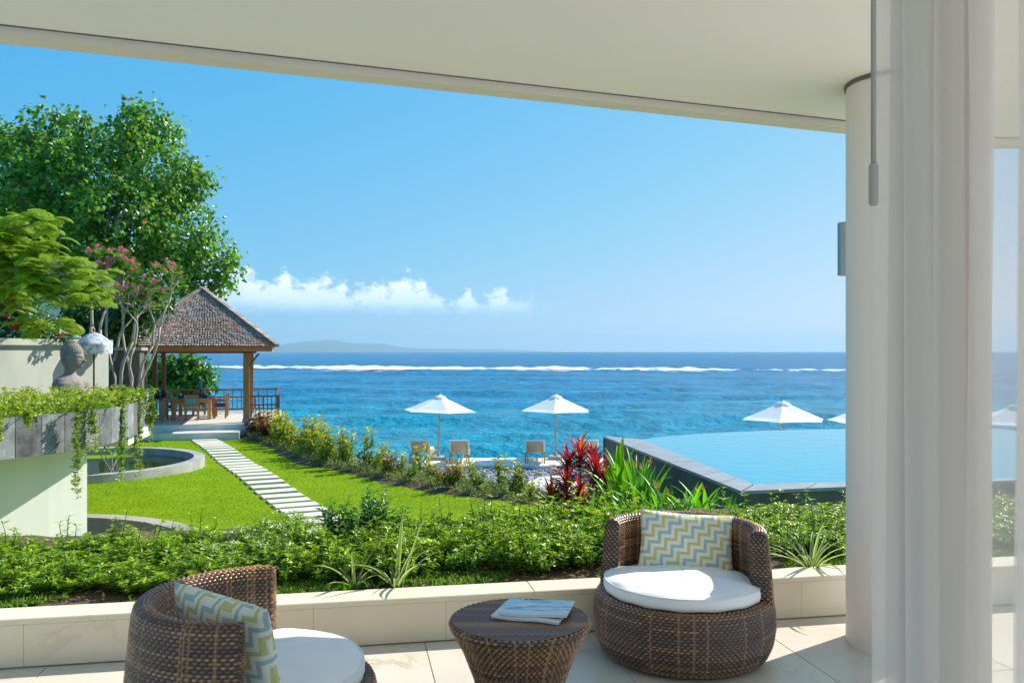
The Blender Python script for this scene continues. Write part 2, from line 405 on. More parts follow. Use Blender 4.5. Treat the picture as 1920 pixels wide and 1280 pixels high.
# round column
CX, CY, CR = 1.955, 4.38, .226
cl = thing('column', 'smooth round cream column carrying the terrace roof', 'column', (CX, CY, 0))
G().lathe([(CR, 0), (CR, CZ-.022)], 96, (CX, CY, 0)).build('shaft', 'column_stone', cl, 'auto')
G().lathe([(CR+.007, CZ-.022), (CR+.007, CZ-.0015)], 96, (CX, CY, 0)).build('top_seal', 'gap_dark', cl, 'auto')
# cylinder wall lamp on the column
lx, ly = 1.803, 4.605
lp = thing('wall_lamp', 'small brushed metal cylinder lamp on the round column', 'wall lamp', (lx, ly, 1.911))
G().lathe([(.040, 1.911), (.044, 1.915), (.044, 2.191), (.040, 2.195)], 32, (lx, ly, 0), capt=False, capb=False).build('housing', 'metal_brushed', lp, 'auto')
G().lathe([(.039, 1.91), (.039, 1.914)], 24, (lx, ly, 0)).build('lens', 'white_paint', lp)
G().lathe([(.039, 2.14), (.039, 2.144)], 24, (lx, ly, 0)).build('lens', 'white_paint', lp)
G().box((1.845, 4.55, 2.05), (.03, .12, .1), R(55)).build('bracket', 'metal_brushed', lp)

# sheer curtain drawn to one side
m = bpy.data.materials.new('sheer'); M['sheer'] = m; m.use_nodes = True; t = m.node_tree; t.nodes.clear()
ou = t.nodes.new('ShaderNodeOutputMaterial'); df = t.nodes.new('ShaderNodeBsdfDiffuse'); tl = t.nodes.new('ShaderNodeBsdfTranslucent'); tp = t.nodes.new('ShaderNodeBsdfTransparent')
df.inputs[0].default_value = (.95, .90, .86, 1); tl.inputs[0].default_value = (.95, .90, .86, 1)
m1 = t.nodes.new('ShaderNodeMixShader'); m1.inputs[0].default_value = .6; m2 = t.nodes.new('ShaderNodeMixShader')
t.links.new(df.outputs[0], m1.inputs[1]); t.links.new(tl.outputs[0], m1.inputs[2]); t.links.new(tp.outputs[0], m2.inputs[1]); t.links.new(m1.outputs[0], m2.inputs[2]); t.links.new(m2.outputs[0], ou.inputs[0])
tcn = t.nodes.new('ShaderNodeTexCoord'); mpn = t.nodes.new('ShaderNodeMapping'); mpn.inputs['Scale'].default_value = (1, 1, .25); wn = t.nodes.new('ShaderNodeTexNoise'); wn.inputs['Scale'].default_value = 1400
t.links.new(tcn.outputs['Object'], mpn.inputs[0]); t.links.new(mpn.outputs[0], wn.inputs['Vector'])
mr = t.nodes.new('ShaderNodeMapRange'); mr.inputs[3].default_value = .42; mr.inputs[4].default_value = .56; t.links.new(wn.outputs[0], mr.inputs[0]); t.links.new(mr.outputs[0], m2.inputs[0])
ct = thing('curtain', 'white sheer curtain bunched in soft pleats beside the terrace opening', 'curtain', (.75, 1.75, 0))
ts = np.linspace(0, 1, 900)
xs, ys = [], []
X0 = .803
for tt in ts:
    s1 = min(tt/.62, 1); s2 = max(0, (tt-.62)/.38)
    ph = 2*PI*(s1*8.0+s2*5.0)
    bx = X0+s1*.150+s2*.62
    am = .034*(1-s2*.25)+.0
    xs.append(bx+am*(.9+.25*math.sin(ph*.37))*math.sin(2*ph+.4)*(1 if s2 < .02 else 1.1)); ys.append(1.76+.062*(1+.3*math.sin(ph*.31+1))*math.sin(ph)+.02*s2)
zs = np.linspace(.012, CZ-.06, 60)
P = np.zeros((60, 900, 3))
for i, z in enumerate(zs):
    k = .85+.15*(z/CZ); sw = .006*math.sin(z*2.3)
    P[i, :, 2] = z
    P[i, :, 0] = np.array(xs)+sw*np.sin(ts*40+z*1.2)*.5+.003*np.sin(ts*90+z*2.)
    P[i, :, 1] = 1.76+(np.array(ys)-1.76)*(1.12-.16*z/CZ)+sw*np.cos(ts*34+z)
G().grid(P).build('fabric', 'sheer', ct, True)
G().box((1.15, 1.76, CZ-.02), (1.0, .05, .035), bev=.004).build('track', 'white_paint', ct)
G().box((.742, 1.735, CZ-.05), (.012, .02, .05)).build('carrier', 'wand_grey', ct)
wx, wy = .7265, 1.715
wd = thing('curtain_wand', 'thin grey rod with a thicker grip hanging before the curtain edge', 'curtain wand', (wx, wy, 1.79))
G().tube([(wx, wy, CZ-.04), (wx, wy, 1.87)], .0052, 12).build('rod', 'wand_grey', wd, True)
G().lathe([(.006, 1.793), (.0092, 1.797), (.0092, 1.872), (.007, 1.877)], 20, (wx, wy, 0)).build('grip', 'wand_grey', wd, 'auto')

# ================================================================== GARDEN GROUND
LZ = -1.35
BX = np.array([-13., -9.4, -7.4, -5.24, -3.1, -1.16, .2, 1.3, 3., 12.]); BY = np.array([35., 29.2, 25.6, 21.5, 19., 16.9, 15.7, 14.9, 13.7, 11.])
def Yb(x): return np.interp(x, BX, BY)
def bd(x, y):                                     # rough distance beyond the lawn border
    sl = (Yb(x+.2)-Yb(x-.2))/.4
    return (y-Yb(x))/np.sqrt(1+sl*sl)
WC = np.array([-7.6, 11.2]); WR = 3.4           # sunken well
PC = np.array([-10.6, 20.6]); PR = 3.0            # pond
cs = .2; gx = np.arange(-26, 9, cs); gy = np.arange(4.8, 44, cs)
XX, YY = np.meshgrid(gx, gy)
ZZ = LZ+.025*np.sin(XX*.7+YY*.4)+.02*np.sin(YY*.9-XX*.5)
V = np.stack([XX, YY, ZZ], -1); r_, c_ = XX.shape
ii, jj = np.meshgrid(np.arange(r_-1), np.arange(c_-1), indexing='ij')
xc = XX[:-1, :-1]+cs/2; yc = YY[:-1, :-1]+cs/2
keep = (bd(xc, yc) < .12) & (np.hypot(xc-WC[0], yc-WC[1]) > WR+.02) & (yc > 4.9) & ((yc < 30.5) | (xc < -14.5))
Fq = np.stack([ii*c_+jj, ii*c_+jj+1, (ii+1)*c_+jj+1, (ii+1)*c_+jj], -1)[keep]
struct(G().add(V.reshape(-1, 3), Fq), 'lawn', 'grass_ground', True)
def lawnz(x, y): return LZ+.025*np.sin(x*.7+y*.4)+.02*np.sin(y*.9-x*.5)
# lower ground falling to the beach deck
gx = np.arange(-13, 26, .3); gy = np.arange(9, 29.5, .3); XX, YY = np.meshgrid(gx, gy); d = bd(XX, YY)
ZZ = LZ-.10-1.05*smooth01(1.0, 2.6, d)+.03*np.sin(XX*3)*np.cos(YY*2.3)
xc, yc = XX[:-1, :-1], YY[:-1, :-1]; r_, c_ = XX.shape; ii, jj = np.meshgrid(np.arange(r_-1), np.arange(c_-1), indexing='ij')
keep = (bd(xc, yc) > -.8)
Fq = np.stack([ii*c_+jj, ii*c_+jj+1, (ii+1)*c_+jj+1, (ii+1)*c_+jj], -1)[keep]
struct(G().add(np.stack([XX, YY, ZZ], -1).reshape(-1, 3), Fq), 'gravel_ground', 'gravel', True)
# loose cobbles over the lower ground
g = G(); n = 9500
x = rng.uniform(-7, 6, n); y = rng.uniform(16, 29.2, n); dd = bd(x, y); k = (dd > 1.7) & ((x < 2.1) | (y > 20.4)); x, y = x[k], y[k]
ico = np.array([(0, 0, 1), (.89, 0, .45), (.28, .85, .45), (-.72, .53, .45), (-.72, -.53, .45), (.28, -.85, .45), (.72, .53, -.45), (-.28, .85, -.45), (-.89, 0, -.45), (-.28, -.85, -.45), (.72, -.53, -.45), (0, 0, -1)])
icf = np.array([(0, 1, 2), (0, 2, 3), (0, 3, 4), (0, 4, 5), (0, 5, 1), (1, 6, 2), (2, 7, 3), (3, 8, 4), (4, 9, 5), (5, 10, 1), (2, 6, 7), (3, 7, 8), (4, 8, 9), (5, 9, 10), (1, 10, 6), (11, 7, 6), (11, 8, 7), (11, 9, 8), (11, 10, 9), (11, 6, 10)])
zc = LZ-.10-1.05*smooth01(1.0, 2.6, bd(x, y))+.03*np.sin(x*3)*np.cos(y*2.3)
for a, b, c in zip(x, y, zc):
    s_ = random.uniform(.03, .075); sc = np.array([s_*random.uniform(.8, 1.5), s_*random.uniform(.8, 1.3), s_*random.uniform(.5, .8)])
    v = random.uniform(.16, .42); g.add(ico*sc*(1+rng.normal(0, .07, (12, 1)))+np.array([a, b, c+s_*.3]), icf, (v, v*.985, v*1.06))
tag(g.build('cobbles', 'cobble', smooth=False), 'grey river cobbles covering the ground below the flower border', 'pebbles', kind='stuff')
# pale patch of trodden sand path
g = G(); a = np.linspace(0, 2*PI, 24, endpoint=False); c0 = gp(1045, 918, -2.47)
g.add([(c0[0]+(.85+.12*math.sin(3*q))*math.cos(q), c0[1]+2.6*math.sin(q), -2.44) for q in a], [tuple(range(24))]); struct(g, 'sand_path', 'deck_stone')
# soil strip of the border
tb = np.linspace(-12.0, 3.0, 150); nb = 12
P = np.zeros((nb, 150, 3))
for j, xb in enumerate(tb):
    sl = (Yb(xb+.2)-Yb(xb-.2))/.4; nn = np.array([-sl, 1])/math.hypot(sl, 1)
    for i in range(nb):
        q = -.12+1.5*i/(nb-1)+.06*math.sin(xb*5); p = np.array([xb, Yb(xb)])+nn*q
        f = math.sin(PI*min(1, max(0, i/(nb-1))))
        P[i, j] = (p[0], p[1], LZ-.06+.12*f+.03*mnoise.noise(Vector((p[0]*4, p[1]*4, 0)))-(.12 if i == nb-1 else 0))
struct(G().grid(P), 'border_soil', 'soil', True)

# stepping stone path
pa = struct(G().prism([(-10.2, 28.1), (-10.0, 28.2), (-3.0, 13.4), (-3.2, 13.3)], LZ-.25, LZ-.2), 'garden_path', 'soil')
A = np.array([-10.40, 28.55]); B = np.array([-2.50, 12.80]); L = np.linalg.norm(B-A); dr = (B-A)/L; nst = 29
prz = math.atan2(dr[0], -dr[1])
pvm = [G().box((0, 0, 0), (.80*q, .36, .07), bev=.008).mesh('paving_slab', 'paver') for q in (1, .985, 1.01)]
PAV = []
for k in range(nst):
    p = A+dr*(k+.5)*L/nst; PAV.append(p)
    o = bpy.data.objects.new('paving_slab', pvm[k % 3]); COL.objects.link(o); o.parent = pa
    o.location = (p[0], p[1], float(lawnz(*p))+.012); o.rotation_euler = (R(random.uniform(-.6, .6)), R(random.uniform(-.5, .5)), prz+R(random.uniform(-1.2, 1.2)))
PAV = np.array(PAV)
# blades of grass over the visible lawn
n = 300000
x = rng.uniform(-13, 4, n); y = rng.uniform(10.5, 30, n)
k = (bd(x, y) < .05) & (np.hypot(x-WC[0], y-WC[1]) > WR+.3) & (np.hypot(x-PC[0], y-PC[1]) > PR+.02) & (rng.uniform(size=n) < np.clip(1.25-(y-10)/26, .3, 1))
q = np.stack([x, y], 1); rel = q-A; al = rel @ dr; ac = np.abs(rel @ np.array([-dr[1], dr[0]]))
fr = np.abs((al/(L/nst)) % 1-.5)*(L/nst)
k &= ~((ac < .39) & (fr < .165) & (al > 0) & (al < L))
x, y = x[k], y[k]; n = len(x)
h = rng.uniform(.014, .034, n); an = rng.uniform(0, 2*PI, n); wv = rng.uniform(.004, .008, n)*1.1
p0 = np.stack([x, y, lawnz(x, y)-.004], 1); sd = np.stack([np.cos(an), np.sin(an), 0*an], 1)*wv[:, None]
tip = p0+np.stack([rng.normal(0, .014, n), rng.normal(0, .014, n), h], 1)
pt = .5+.5*np.sin(x*1.3+np.sin(y*.9)*2)*np.sin(y*1.1+x*.4)
C = cols((.25, .385, .002), n, .18, .09)*(1-np.array([.30, .16, .1])*pt[:, None]); dry = rng.uniform(size=n) < .08; C[dry] = (.34, .30, .08)
g = G(); g.add(np.stack([p0-sd, p0+sd, tip], 1).reshape(-1, 3), np.arange(3*n).reshape(-1, 3), np.repeat(C, 3, 0))
tag(g.build('grass', 'grass_blade'), 'short bright green grass of the garden lawn', 'grass', kind='stuff')

# ================================================================== SEA, SURF, FAR SHORE
SZ = -3.5
m = bpy.data.materials.new('sea_water'); M['sea_water'] = m; m.use_nodes = True; t = m.node_tree; bs = t.nodes['Principled BSDF']
def sn(ty, **k):
    x = t.nodes.new(ty)
    for a_, b_ in k.items(): setattr(x, a_, b_)
    return x
bs.inputs['Roughness'].default_value = .22; bs.inputs['IOR'].default_value = 1.33; bs.inputs['Specular IOR Level'].default_value = .10
tcx = sn('ShaderNodeTexCoord'); sp = sn('ShaderNodeSeparateXYZ'); t.links.new(tcx.outputs['Object'], sp.inputs[0])
mp = sn('ShaderNodeMapping'); mp.inputs['Scale'].default_value = (.022, .05, 1); t.links.new(tcx.outputs['Object'], mp.inputs[0])
n1 = sn('ShaderNodeTexNoise'); n1.inputs['Scale'].default_value = 1.; n1.inputs['Detail'].default_value = 5; t.links.new(mp.outputs[0], n1.inputs['Vector'])
ad = sn('ShaderNodeMath', operation='MULTIPLY_ADD'); t.links.new(n1.outputs[0], ad.inputs[0]); ad.inputs[1].default_value = 170; t.links.new(sp.outputs[1], ad.inputs[2])
mr = sn('ShaderNodeMapRange'); mr.inputs[1].default_value = 105; mr.inputs[2].default_value = 380; t.links.new(ad.outputs[0], mr.inputs[0])
rp = sn('ShaderNodeValToRGB'); e = rp.color_ramp.elements
e[0].position = 0; e[0].color = (.004, .36, .42, 1); e[1].position = 1; e[1].color = (.002, .14, .30, 1)
q = e.new(.12); q.color = (.003, .28, .40, 1); q = e.new(.35); q.color = (.002, .20, .37, 1)
t.links.new(mr.outputs[0], rp.inputs[0])
m5 = sn('ShaderNodeMapping'); m5.inputs['Scale'].default_value = (.34, .20, 1); t.links.new(tcx.outputs['Object'], m5.inputs[0])
n5 = sn('ShaderNodeTexNoise'); n5.inputs['Scale'].default_value = 1.; n5.inputs['Detail'].default_value = 8; n5.inputs['Roughness'].default_value = .7; t.links.new(m5.outputs[0], n5.inputs['Vector'])
r5 = sn('ShaderNodeMapRange'); r5.inputs[1].default_value = .32; r5.inputs[2].default_value = .68; r5.inputs[3].default_value = .66; r5.inputs[4].default_value = 1.30; t.links.new(n5.outputs[0], r5.inputs[0])  # light and dark of wave facets painted into the water colour
v5 = sn('ShaderNodeVectorMath', operation='SCALE'); t.links.new(rp.outputs[0], v5.inputs[0]); t.links.new(r5.outputs[0], v5.inputs['Scale']); t.links.new(v5.outputs[0], bs.inputs['Base Color'])
m3 = sn('ShaderNodeMapping'); m3.inputs['Scale'].default_value = (.5, .42, 1); t.links.new(tcx.outputs['Object'], m3.inputs[0])
n2 = sn('ShaderNodeTexNoise'); n2.inputs['Scale'].default_value = 1.2; n2.inputs['Detail'].default_value = 7; n2.inputs['Roughness'].default_value = .62; t.links.new(m3.outputs[0], n2.inputs['Vector'])
bp = sn('ShaderNodeBump'); bp.inputs['Strength'].default_value = 1.0; bp.inputs['Distance'].default_value = 1.4; t.links.new(n2.outputs[0], bp.inputs['Height']); t.links.new(bp.outputs[0], bs.inputs['Normal'])
na, nr = 620, 460
azs = np.radians(np.concatenate([np.linspace(-88, -40, 60, endpoint=False), np.linspace(-40, 40, na-120), np.linspace(40, 88, 61)[1:]])); rs = 29*np.exp(np.linspace(0, math.log(26000/29), nr))
RR, AA = np.meshgrid(rs, azs, indexing='ij'); X = RR*np.sin(AA); Y = RR*np.cos(AA); Z = np.zeros_like(X)
for (lx_, ly_, am, s1, s2) in ((.10, .55, .10, 1.3, 0), (.05, .36, .13, 2.1, 1.), (.22, .8, .07, .4, 2.), (-.12, .62, .08, 5.1, .7), (.33, 1.15, .045, 3.3, 4), (-.3, 1.0, .05, 2.2, 5), (.02, .17, .14, .3, 2)):
    cell = RR*.0158; kk = math.hypot(lx_, ly_); fade = np.clip(1.6-cell*kk/1.6, 0, 1)
    Z += am*fade*np.sin(X*lx_+Y*ly_+s1+1.8*np.sin(X*.031*(1+s2*.3)+s2)+1.5*np.sin(Y*.023+X*.017+s1))*(.65+.35*np.sin(X*.051+s1*3+Y*.013))
Z *= np.clip(.5+RR/110, 0, 1)*1.5
# the swell standing up on the reef
def surfY(x): return 226-.285*x+3*np.sin(x*.03)+2*np.sin(x*.083+1)
ds = Y-surfY(X); Z += np.where(np.abs(X) < 900, 1, 0)*(.75*np.exp(-((ds-16)/7.)**2)+.5*np.exp(-((ds-62)/14.)**2)*(.6+.4*np.sin(X*.02))+.45*np.exp(-((ds-130)/20.)**2))
struct(G().grid(np.stack([X, Y, SZ+Z], -1)[:, ::-1]), 'sea', 'sea_water', True)
# foam of the breaking wave
m = bpy.data.materials.new('sea_foam'); M['sea_foam'] = m; m.use_nodes = True; t = m.node_tree; bs = t.nodes['Principled BSDF']; bs.inputs['Roughness'].default_value = .8
bs.inputs['Base Color'].default_value = (.86, .88, .88, 1)
tcx = sn('ShaderNodeTexCoord'); mp = sn('ShaderNodeMapping'); mp.inputs['Scale'].default_value = (.22, .30, .8); t.links.new(tcx.outputs['Object'], mp.inputs[0])
nn_ = sn('ShaderNodeTexNoise'); nn_.inputs['Scale'].default_value = 1.2; nn_.inputs['Detail'].default_value = 7; nn_.inputs['Roughness'].default_value = .65; t.links.new(mp.outputs[0], nn_.inputs['Vector'])
at_ = sn('ShaderNodeAttribute'); at_.attribute_name = 'col'
ad = sn('ShaderNodeMath', operation='ADD'); t.links.new(nn_.outputs[0], ad.inputs[0]); t.links.new(at_.outputs['Fac'], ad.inputs[1])
mr = sn('ShaderNodeMapRange'); mr.inputs[1].default_value = .86; mr.inputs[2].default_value = 1.02; t.links.new(ad.outputs[0], mr.inputs[0]); t.links.new(mr.outputs[0], bs.inputs['Alpha'])
xs = np.arange(-420, 420, 1.2); prof = [(-44, .14, .0), (-30, .16, .30), (-18, .2, .44), (-9, .3, .40), (-4, .5, .58), (-2, .9, .74), (0, 1.3, .70), (2, 1.62, .55), (4, 1.75, .42), (7, 1.5, .30), (11, 1.2, .15), (16, .9, .0)]
P = np.zeros((len(prof), len(xs), 3)); C = np.zeros_like(P)
for j, x in enumerate(xs):
    k = .5+.5*mnoise.noise(Vector((x*.018, 0, 5)))+.35*mnoise.noise(Vector((x*.06, 3, 5))); k = min(1.25, max(.12, k+.28-(.0022*(x+20) if x > -20 else 0)+(.15 if x < -30 else 0)))
    h = mnoise.noise(Vector((x*.3, 7, 1)))
    for i, (dy, z, c) in enumerate(prof):
        w_ = 1 if dy > -4 else max(.25, k)
        P[i, j] = (x, surfY(x)+dy*w_, SZ+(z*.54*(.45+.55*k)*(1+.3*h) if dy > -10 else z)+.12); C[i, j] = c*(.28+.58*k)+(.10*h if c > 0 else 0)
tag(G().grid(P[:, ::-1], C[:, ::-1]).build('breaking_wave', 'sea_foam', smooth=True), kind='structure')
# far island
P = np.zeros((8, 220, 3)); xs = np.linspace(-9000, 3000, 220)
for j, x in enumerate(xs):
    pxx = 960+F*x/18000; h = 160*math.exp(-((pxx-545)/70)**2)+210*math.exp(-((pxx-640)/110)**2)+85*math.exp(-((pxx-880)/160)**2)+120*math.exp(-((pxx-380)/120)**2)
    h *= 1+.22*mnoise.noise(Vector((x*.0015, 0, 2)))+.08*mnoise.noise(Vector((x*.006, 0, 2)))
    for i in range(8):
        f = math.sin(PI*i/7); P[i, j] = (x, 18000+i*500, SZ-20+h*f*(1+.2*mnoise.noise(Vector((x*.002, i*1.3, 4)))))
mat('forest_far', (.05, .09, .05), .9, col2=(.10, .13, .08), scale=.002)
struct(G().grid(P[:, ::-1]), 'hills', 'forest_far', True)

# the sea air: one closed box of thin even haze
hz = bpy.data.materials.new('sea_air'); M['sea_air'] = hz; hz.use_nodes = True; t = hz.node_tree; t.nodes.clear()
ou = t.nodes.new('ShaderNodeOutputMaterial'); vo = t.nodes.new('ShaderNodeVolumePrincipled')
vo.inputs['Color'].default_value = (.46, .74, .93, 1); vo.inputs['Density'].default_value = 7e-5; vo.inputs['Anisotropy'].default_value = .2
t.links.new(vo.outputs[0], ou.inputs['Volume'])
g = G(); g.box((0, 0, 190), (60000, 60000, 400)); tag(g.build('haze', 'sea_air'), 'thin blue sea haze filling the air', 'haze', kind='stuff')
# ================================================================== WICKER FURNITURE
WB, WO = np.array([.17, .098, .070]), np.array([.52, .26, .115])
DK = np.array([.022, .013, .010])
def row_cols(nr, seed, p=.28):
    r = np.random.default_rng(seed); c = np.zeros((nr, 3)); k = 0
    while k < nr:
        w_ = r.integers(1, 4); f = r.uniform(.05, .35) if r.uniform() > p else r.uniform(.55, 1.0)
        c[k:k+w_] = WB*(1-f)+WO*f; k += w_
    return c*np.exp(r.normal(0, .1, (nr, 1)))
def weave(prof, th, rows, amp=.0065, seed=1, wrap=False, stakes_per=1.):
    """woven relief on a surface swept round z. prof: (r, z) outline, th: angles of the stakes (2 samples each)"""
    prof = np.array(prof); dl = np.r_[0, np.cumsum(np.linalg.norm(np.diff(prof, axis=0), axis=1))]
    s = np.linspace(0, dl[-1], rows*3+1); pr = np.interp(s, dl, prof[:, 0]); pz = np.interp(s, dl, prof[:, 1])
    tg = np.stack([np.gradient(pr), np.gradient(pz)], 1); tg /= np.linalg.norm(tg, axis=1, keepdims=True); nr_ = np.stack([tg[:, 1], -tg[:, 0]], 1)
    P = np.zeros((len(s), len(th), 3)); C = np.zeros_like(P); rc = row_cols(rows+1, seed); r = np.random.default_rng(seed+5)
    jit = np.exp(r.normal(0, .16, (rows+1, len(th))))
    seg_ = r.uniform(size=(rows+1, len(th)//52+2)); mixf = np.where(seg_ < .16, r.uniform(.5, 1, seg_.shape), np.where(seg_ > .8, -.6, 0.)); mixf = mixf[:, np.minimum((np.arange(len(th))[None]+r.integers(0, 52, (rows+1, 1)))//52, mixf.shape[1]-1)[0]]
    sc = np.where(r.uniform(size=len(th)) < .08, 1, 0)
    for i in range(len(s)):
        row, ph = divmod(i, 3); edge_ = (ph == 0)
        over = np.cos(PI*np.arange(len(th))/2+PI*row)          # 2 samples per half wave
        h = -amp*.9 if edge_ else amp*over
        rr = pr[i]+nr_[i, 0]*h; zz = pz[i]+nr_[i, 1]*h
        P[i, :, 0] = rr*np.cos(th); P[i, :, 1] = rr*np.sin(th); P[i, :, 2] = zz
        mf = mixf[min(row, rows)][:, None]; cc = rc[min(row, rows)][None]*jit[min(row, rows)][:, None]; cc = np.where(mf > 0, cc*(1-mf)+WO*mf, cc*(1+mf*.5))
        st = np.where((sc > 0)[:, None], WO[None]*.8, DK[None])      # dark stakes behind lighter weavers; row edges take it as painted gap shade
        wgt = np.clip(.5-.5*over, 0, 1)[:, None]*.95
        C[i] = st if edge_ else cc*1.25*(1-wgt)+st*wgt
    return P, C
def make_chair(name, label, loc, rz, seed):
    t = thing(name, label, 'chair', loc, rz)
    # drum base
    th = np.linspace(0, 2*PI, 400, endpoint=False)
    prof = [(.375, .012), (.415, .03), (.443, .09), (.456, .17), (.452, .25), (.440, .310), (.425, .318), (.36, .318)]
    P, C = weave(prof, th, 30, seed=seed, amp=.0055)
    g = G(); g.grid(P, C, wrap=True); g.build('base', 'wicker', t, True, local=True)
    g = G(); g.lathe([(.372, 0), (.372, .02)], 40, capt=False, C=WB); g.lathe([(.362, .312), (.362, .3135)], 40, C=WB); g.build('seat_deck', 'wicker', t, local=True)
    # wrapped back, open towards local +x
    a0, a1 = R(92), R(276); th = np.linspace(a0, a1, 206)
    ctr = [(.4455, .300), (.442, .36), (.434, .45), (.424, .55), (.417, .615), (.409, .642), (.392, .654), (.370, .656), (.350, .648), (.339, .625), (.340, .55), (.343, .45), (.350, .36), (.352, .312)]
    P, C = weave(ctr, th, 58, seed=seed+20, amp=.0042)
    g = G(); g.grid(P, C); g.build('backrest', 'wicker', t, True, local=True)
    # flat woven ends of the back
    for a, sg in ((a0, 1), (a1, -1)):
        rows = 25; zz = np.linspace(.312, .6555, rows*2+1); g = G(); k = 15; P = np.zeros((len(zz), k, 3)); C = np.zeros_like(P); rc = row_cols(rows+1, seed+40)
        cz = np.array(ctr); io = np.argmax(cz[:, 1])
        for i, z in enumerate(zz):
            ro = np.interp(z, cz[:io+1, 1], cz[:io+1, 0]); ri = np.interp(z, cz[io:, 1][::-1], cz[io:, 0][::-1])
            for j in range(k):
                f = j/(k-1); rr = ro+(ri-ro)*f; rnd_ = math.sin(PI*f)**.5*.012
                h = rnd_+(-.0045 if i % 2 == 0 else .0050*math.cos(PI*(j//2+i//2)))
                P[i, j] = (rr*math.cos(a)-sg*math.sin(a)*-h*1, rr*math.sin(a)+sg*math.cos(a)*-h, z); C[i, j] = DK if i % 2 == 0 else (DK*1.5 if (j//2+i//2) % 2 else rc[i//2]*1.3)  # dark row edges: shade of the gaps painted into the weave colour
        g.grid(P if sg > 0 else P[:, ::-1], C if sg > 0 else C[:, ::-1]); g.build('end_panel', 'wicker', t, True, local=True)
    t.scale = (.972,)*3
    return t
def make_cushion(label, loc, rz, seed):
    g = G(); n = 96; prof = [(.0, .318), (.93, .318), (.985, .326), (1., .345), (1., .368), (.985, .382), (.955, .390), (.85, .400), (.6, .413), (.3, .420), (.02, .422)]
    P = np.zeros((len(prof), n, 3))
    for j in range(n):
        a = 2*PI*j/n; f = smooth01(.1, -.25, math.cos(a)); R0 = .405*(1-f)+.334*f
        for i, (k, z) in enumerate(prof):
            wr = .0025*k*math.sin(a*9+seed)+.007*mnoise.noise(Vector((math.cos(a)*3*k, math.sin(a)*3*k, seed))) if z > .385 else .002*math.sin(a*15)
            fo = .008*max(0, mnoise.noise(Vector((math.cos(a)*k*2.2+seed, math.sin(a)*k*5., seed*3.1))))*(1-k) if z > .39 else 0
            P[i, j] = (R0*k*math.cos(a)+.0, R0*k*math.sin(a), z+wr+fo+(.002 if z <= .32 else 0))
    g.grid(P, wrap=True)
    o = thing('seat_cushion', label, 'cushion', loc, rz)
    G.build(g, 'cover', 'cushion_fabric', o, True, local=True)
    pp = [(.4055*(1-f_)+.3345*f_) for f_ in [smooth01(.1, -.25, math.cos(2*PI*j/n)) for j in range(n+1)]]
    G().tube([(pp[j]*math.cos(2*PI*j/n)*.987, pp[j]*math.sin(2*PI*j/n)*.987, .384) for j in range(n+1)], .0032, 6, caps=False).build('piping', 'cushion_fabric', o, True, local=True)
    o.scale = (.972,)*3
    return o
# chevron cloth
m = bpy.data.materials.new('chevron_cloth'); M['chevron_cloth'] = m; m.use_nodes = True; t = m.node_tree; bs = t.nodes['Principled BSDF']; bs.inputs['Roughness'].default_value = .85
def sm(op, a, b=None):
    n = t.nodes.new('ShaderNodeMath'); n.operation = op
    for i, v in enumerate((a, b)):
        if v is None: continue
        if isinstance(v, (int, float)): n.inputs[i].default_value = v
        else: t.links.new(v, n.inputs[i])
    return n.outputs[0]
tcx = t.nodes.new('ShaderNodeTexCoord'); sp = t.nodes.new('ShaderNodeSeparateXYZ'); t.links.new(tcx.outputs['Object'], sp.inputs[0])
PA, PB = sp.outputs[0], sp.outputs[2]
PXs = sm('SNAP', PA, .052)
ua = sm('MULTIPLY', sm('ADD', PA, PB), .7071); ub = sm('MULTIPLY', sm('SUBTRACT', PB, PA), .7071)
zg = sm('PINGPONG', ua, .036); ub = sm('ADD', ub, zg)
fr = sm('FRACT', sm('MULTIPLY', ub, 1/.092))
rp = t.nodes.new('ShaderNodeValToRGB'); rp.color_ramp.interpolation = 'CONSTANT'; e = rp.color_ramp.elements
e[0].position = 0; e[0].color = (.80, .77, .67, 1); e[1].position = .26; e[1].color = (.36, .52, .49, 1)
for p_, c_ in ((.5, (.80, .77, .67, 1)), (.76, (.56, .55, .22, 1))): q = e.new(p_); q.color = c_
t.links.new(fr, rp.inputs[0]); t.links.new(rp.outputs[0], bs.inputs['Base Color'])
wv = t.nodes.new('ShaderNodeTexNoise'); wv.inputs['Scale'].default_value = 350; t.links.new(tcx.outputs['Object'], wv.inputs['Vector'])
bp = t.nodes.new('ShaderNodeBump'); bp.inputs['Strength'].default_value = .25; bp.inputs['Distance'].default_value = .004; t.links.new(wv.outputs[0], bp.inputs['Height']); t.links.new(bp.outputs[0], bs.inputs['Normal'])
def make_pillow(label, loc, rot, W=.50, H=.32, T=.13, seed=0):
    n, k = 34, 24; g = G()
    for sg in (1, -1):
        P = np.zeros((k, n, 3))
        for i in range(k):
            for j in range(n):
                a, b = -1+2*j/(n-1), -1+2*i/(k-1)
                pinch = 1-.055*(1-abs(b)**1.5)*abs(a)**6-.0; pin2 = 1-.07*(1-abs(a)**1.5)*abs(b)**6
                d = (max(0, 1-a*a)*max(0, 1-b*b))**.42
                wr = .006*mnoise.noise(Vector((a*2.5, b*2.5, seed+sg)))*d
                P[i, j] = (a*W/2*pinch, sg*(T/2*d+wr), b*H/2*pin2)
        g.grid(P if sg < 0 else P[:, ::-1])
    o = g.build('throw_pillow', 'chevron_cloth', smooth=True); o.location = loc; o.rotation_euler = rot
    return tag(o, label, 'pillow')
CA = np.array([.853, 4.26, 0]); ra = R(-90-30)
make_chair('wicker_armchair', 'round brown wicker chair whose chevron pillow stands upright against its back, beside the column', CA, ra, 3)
make_cushion('white round cushion partly in sun on the wicker chair nearer the column', CA, ra, 2)
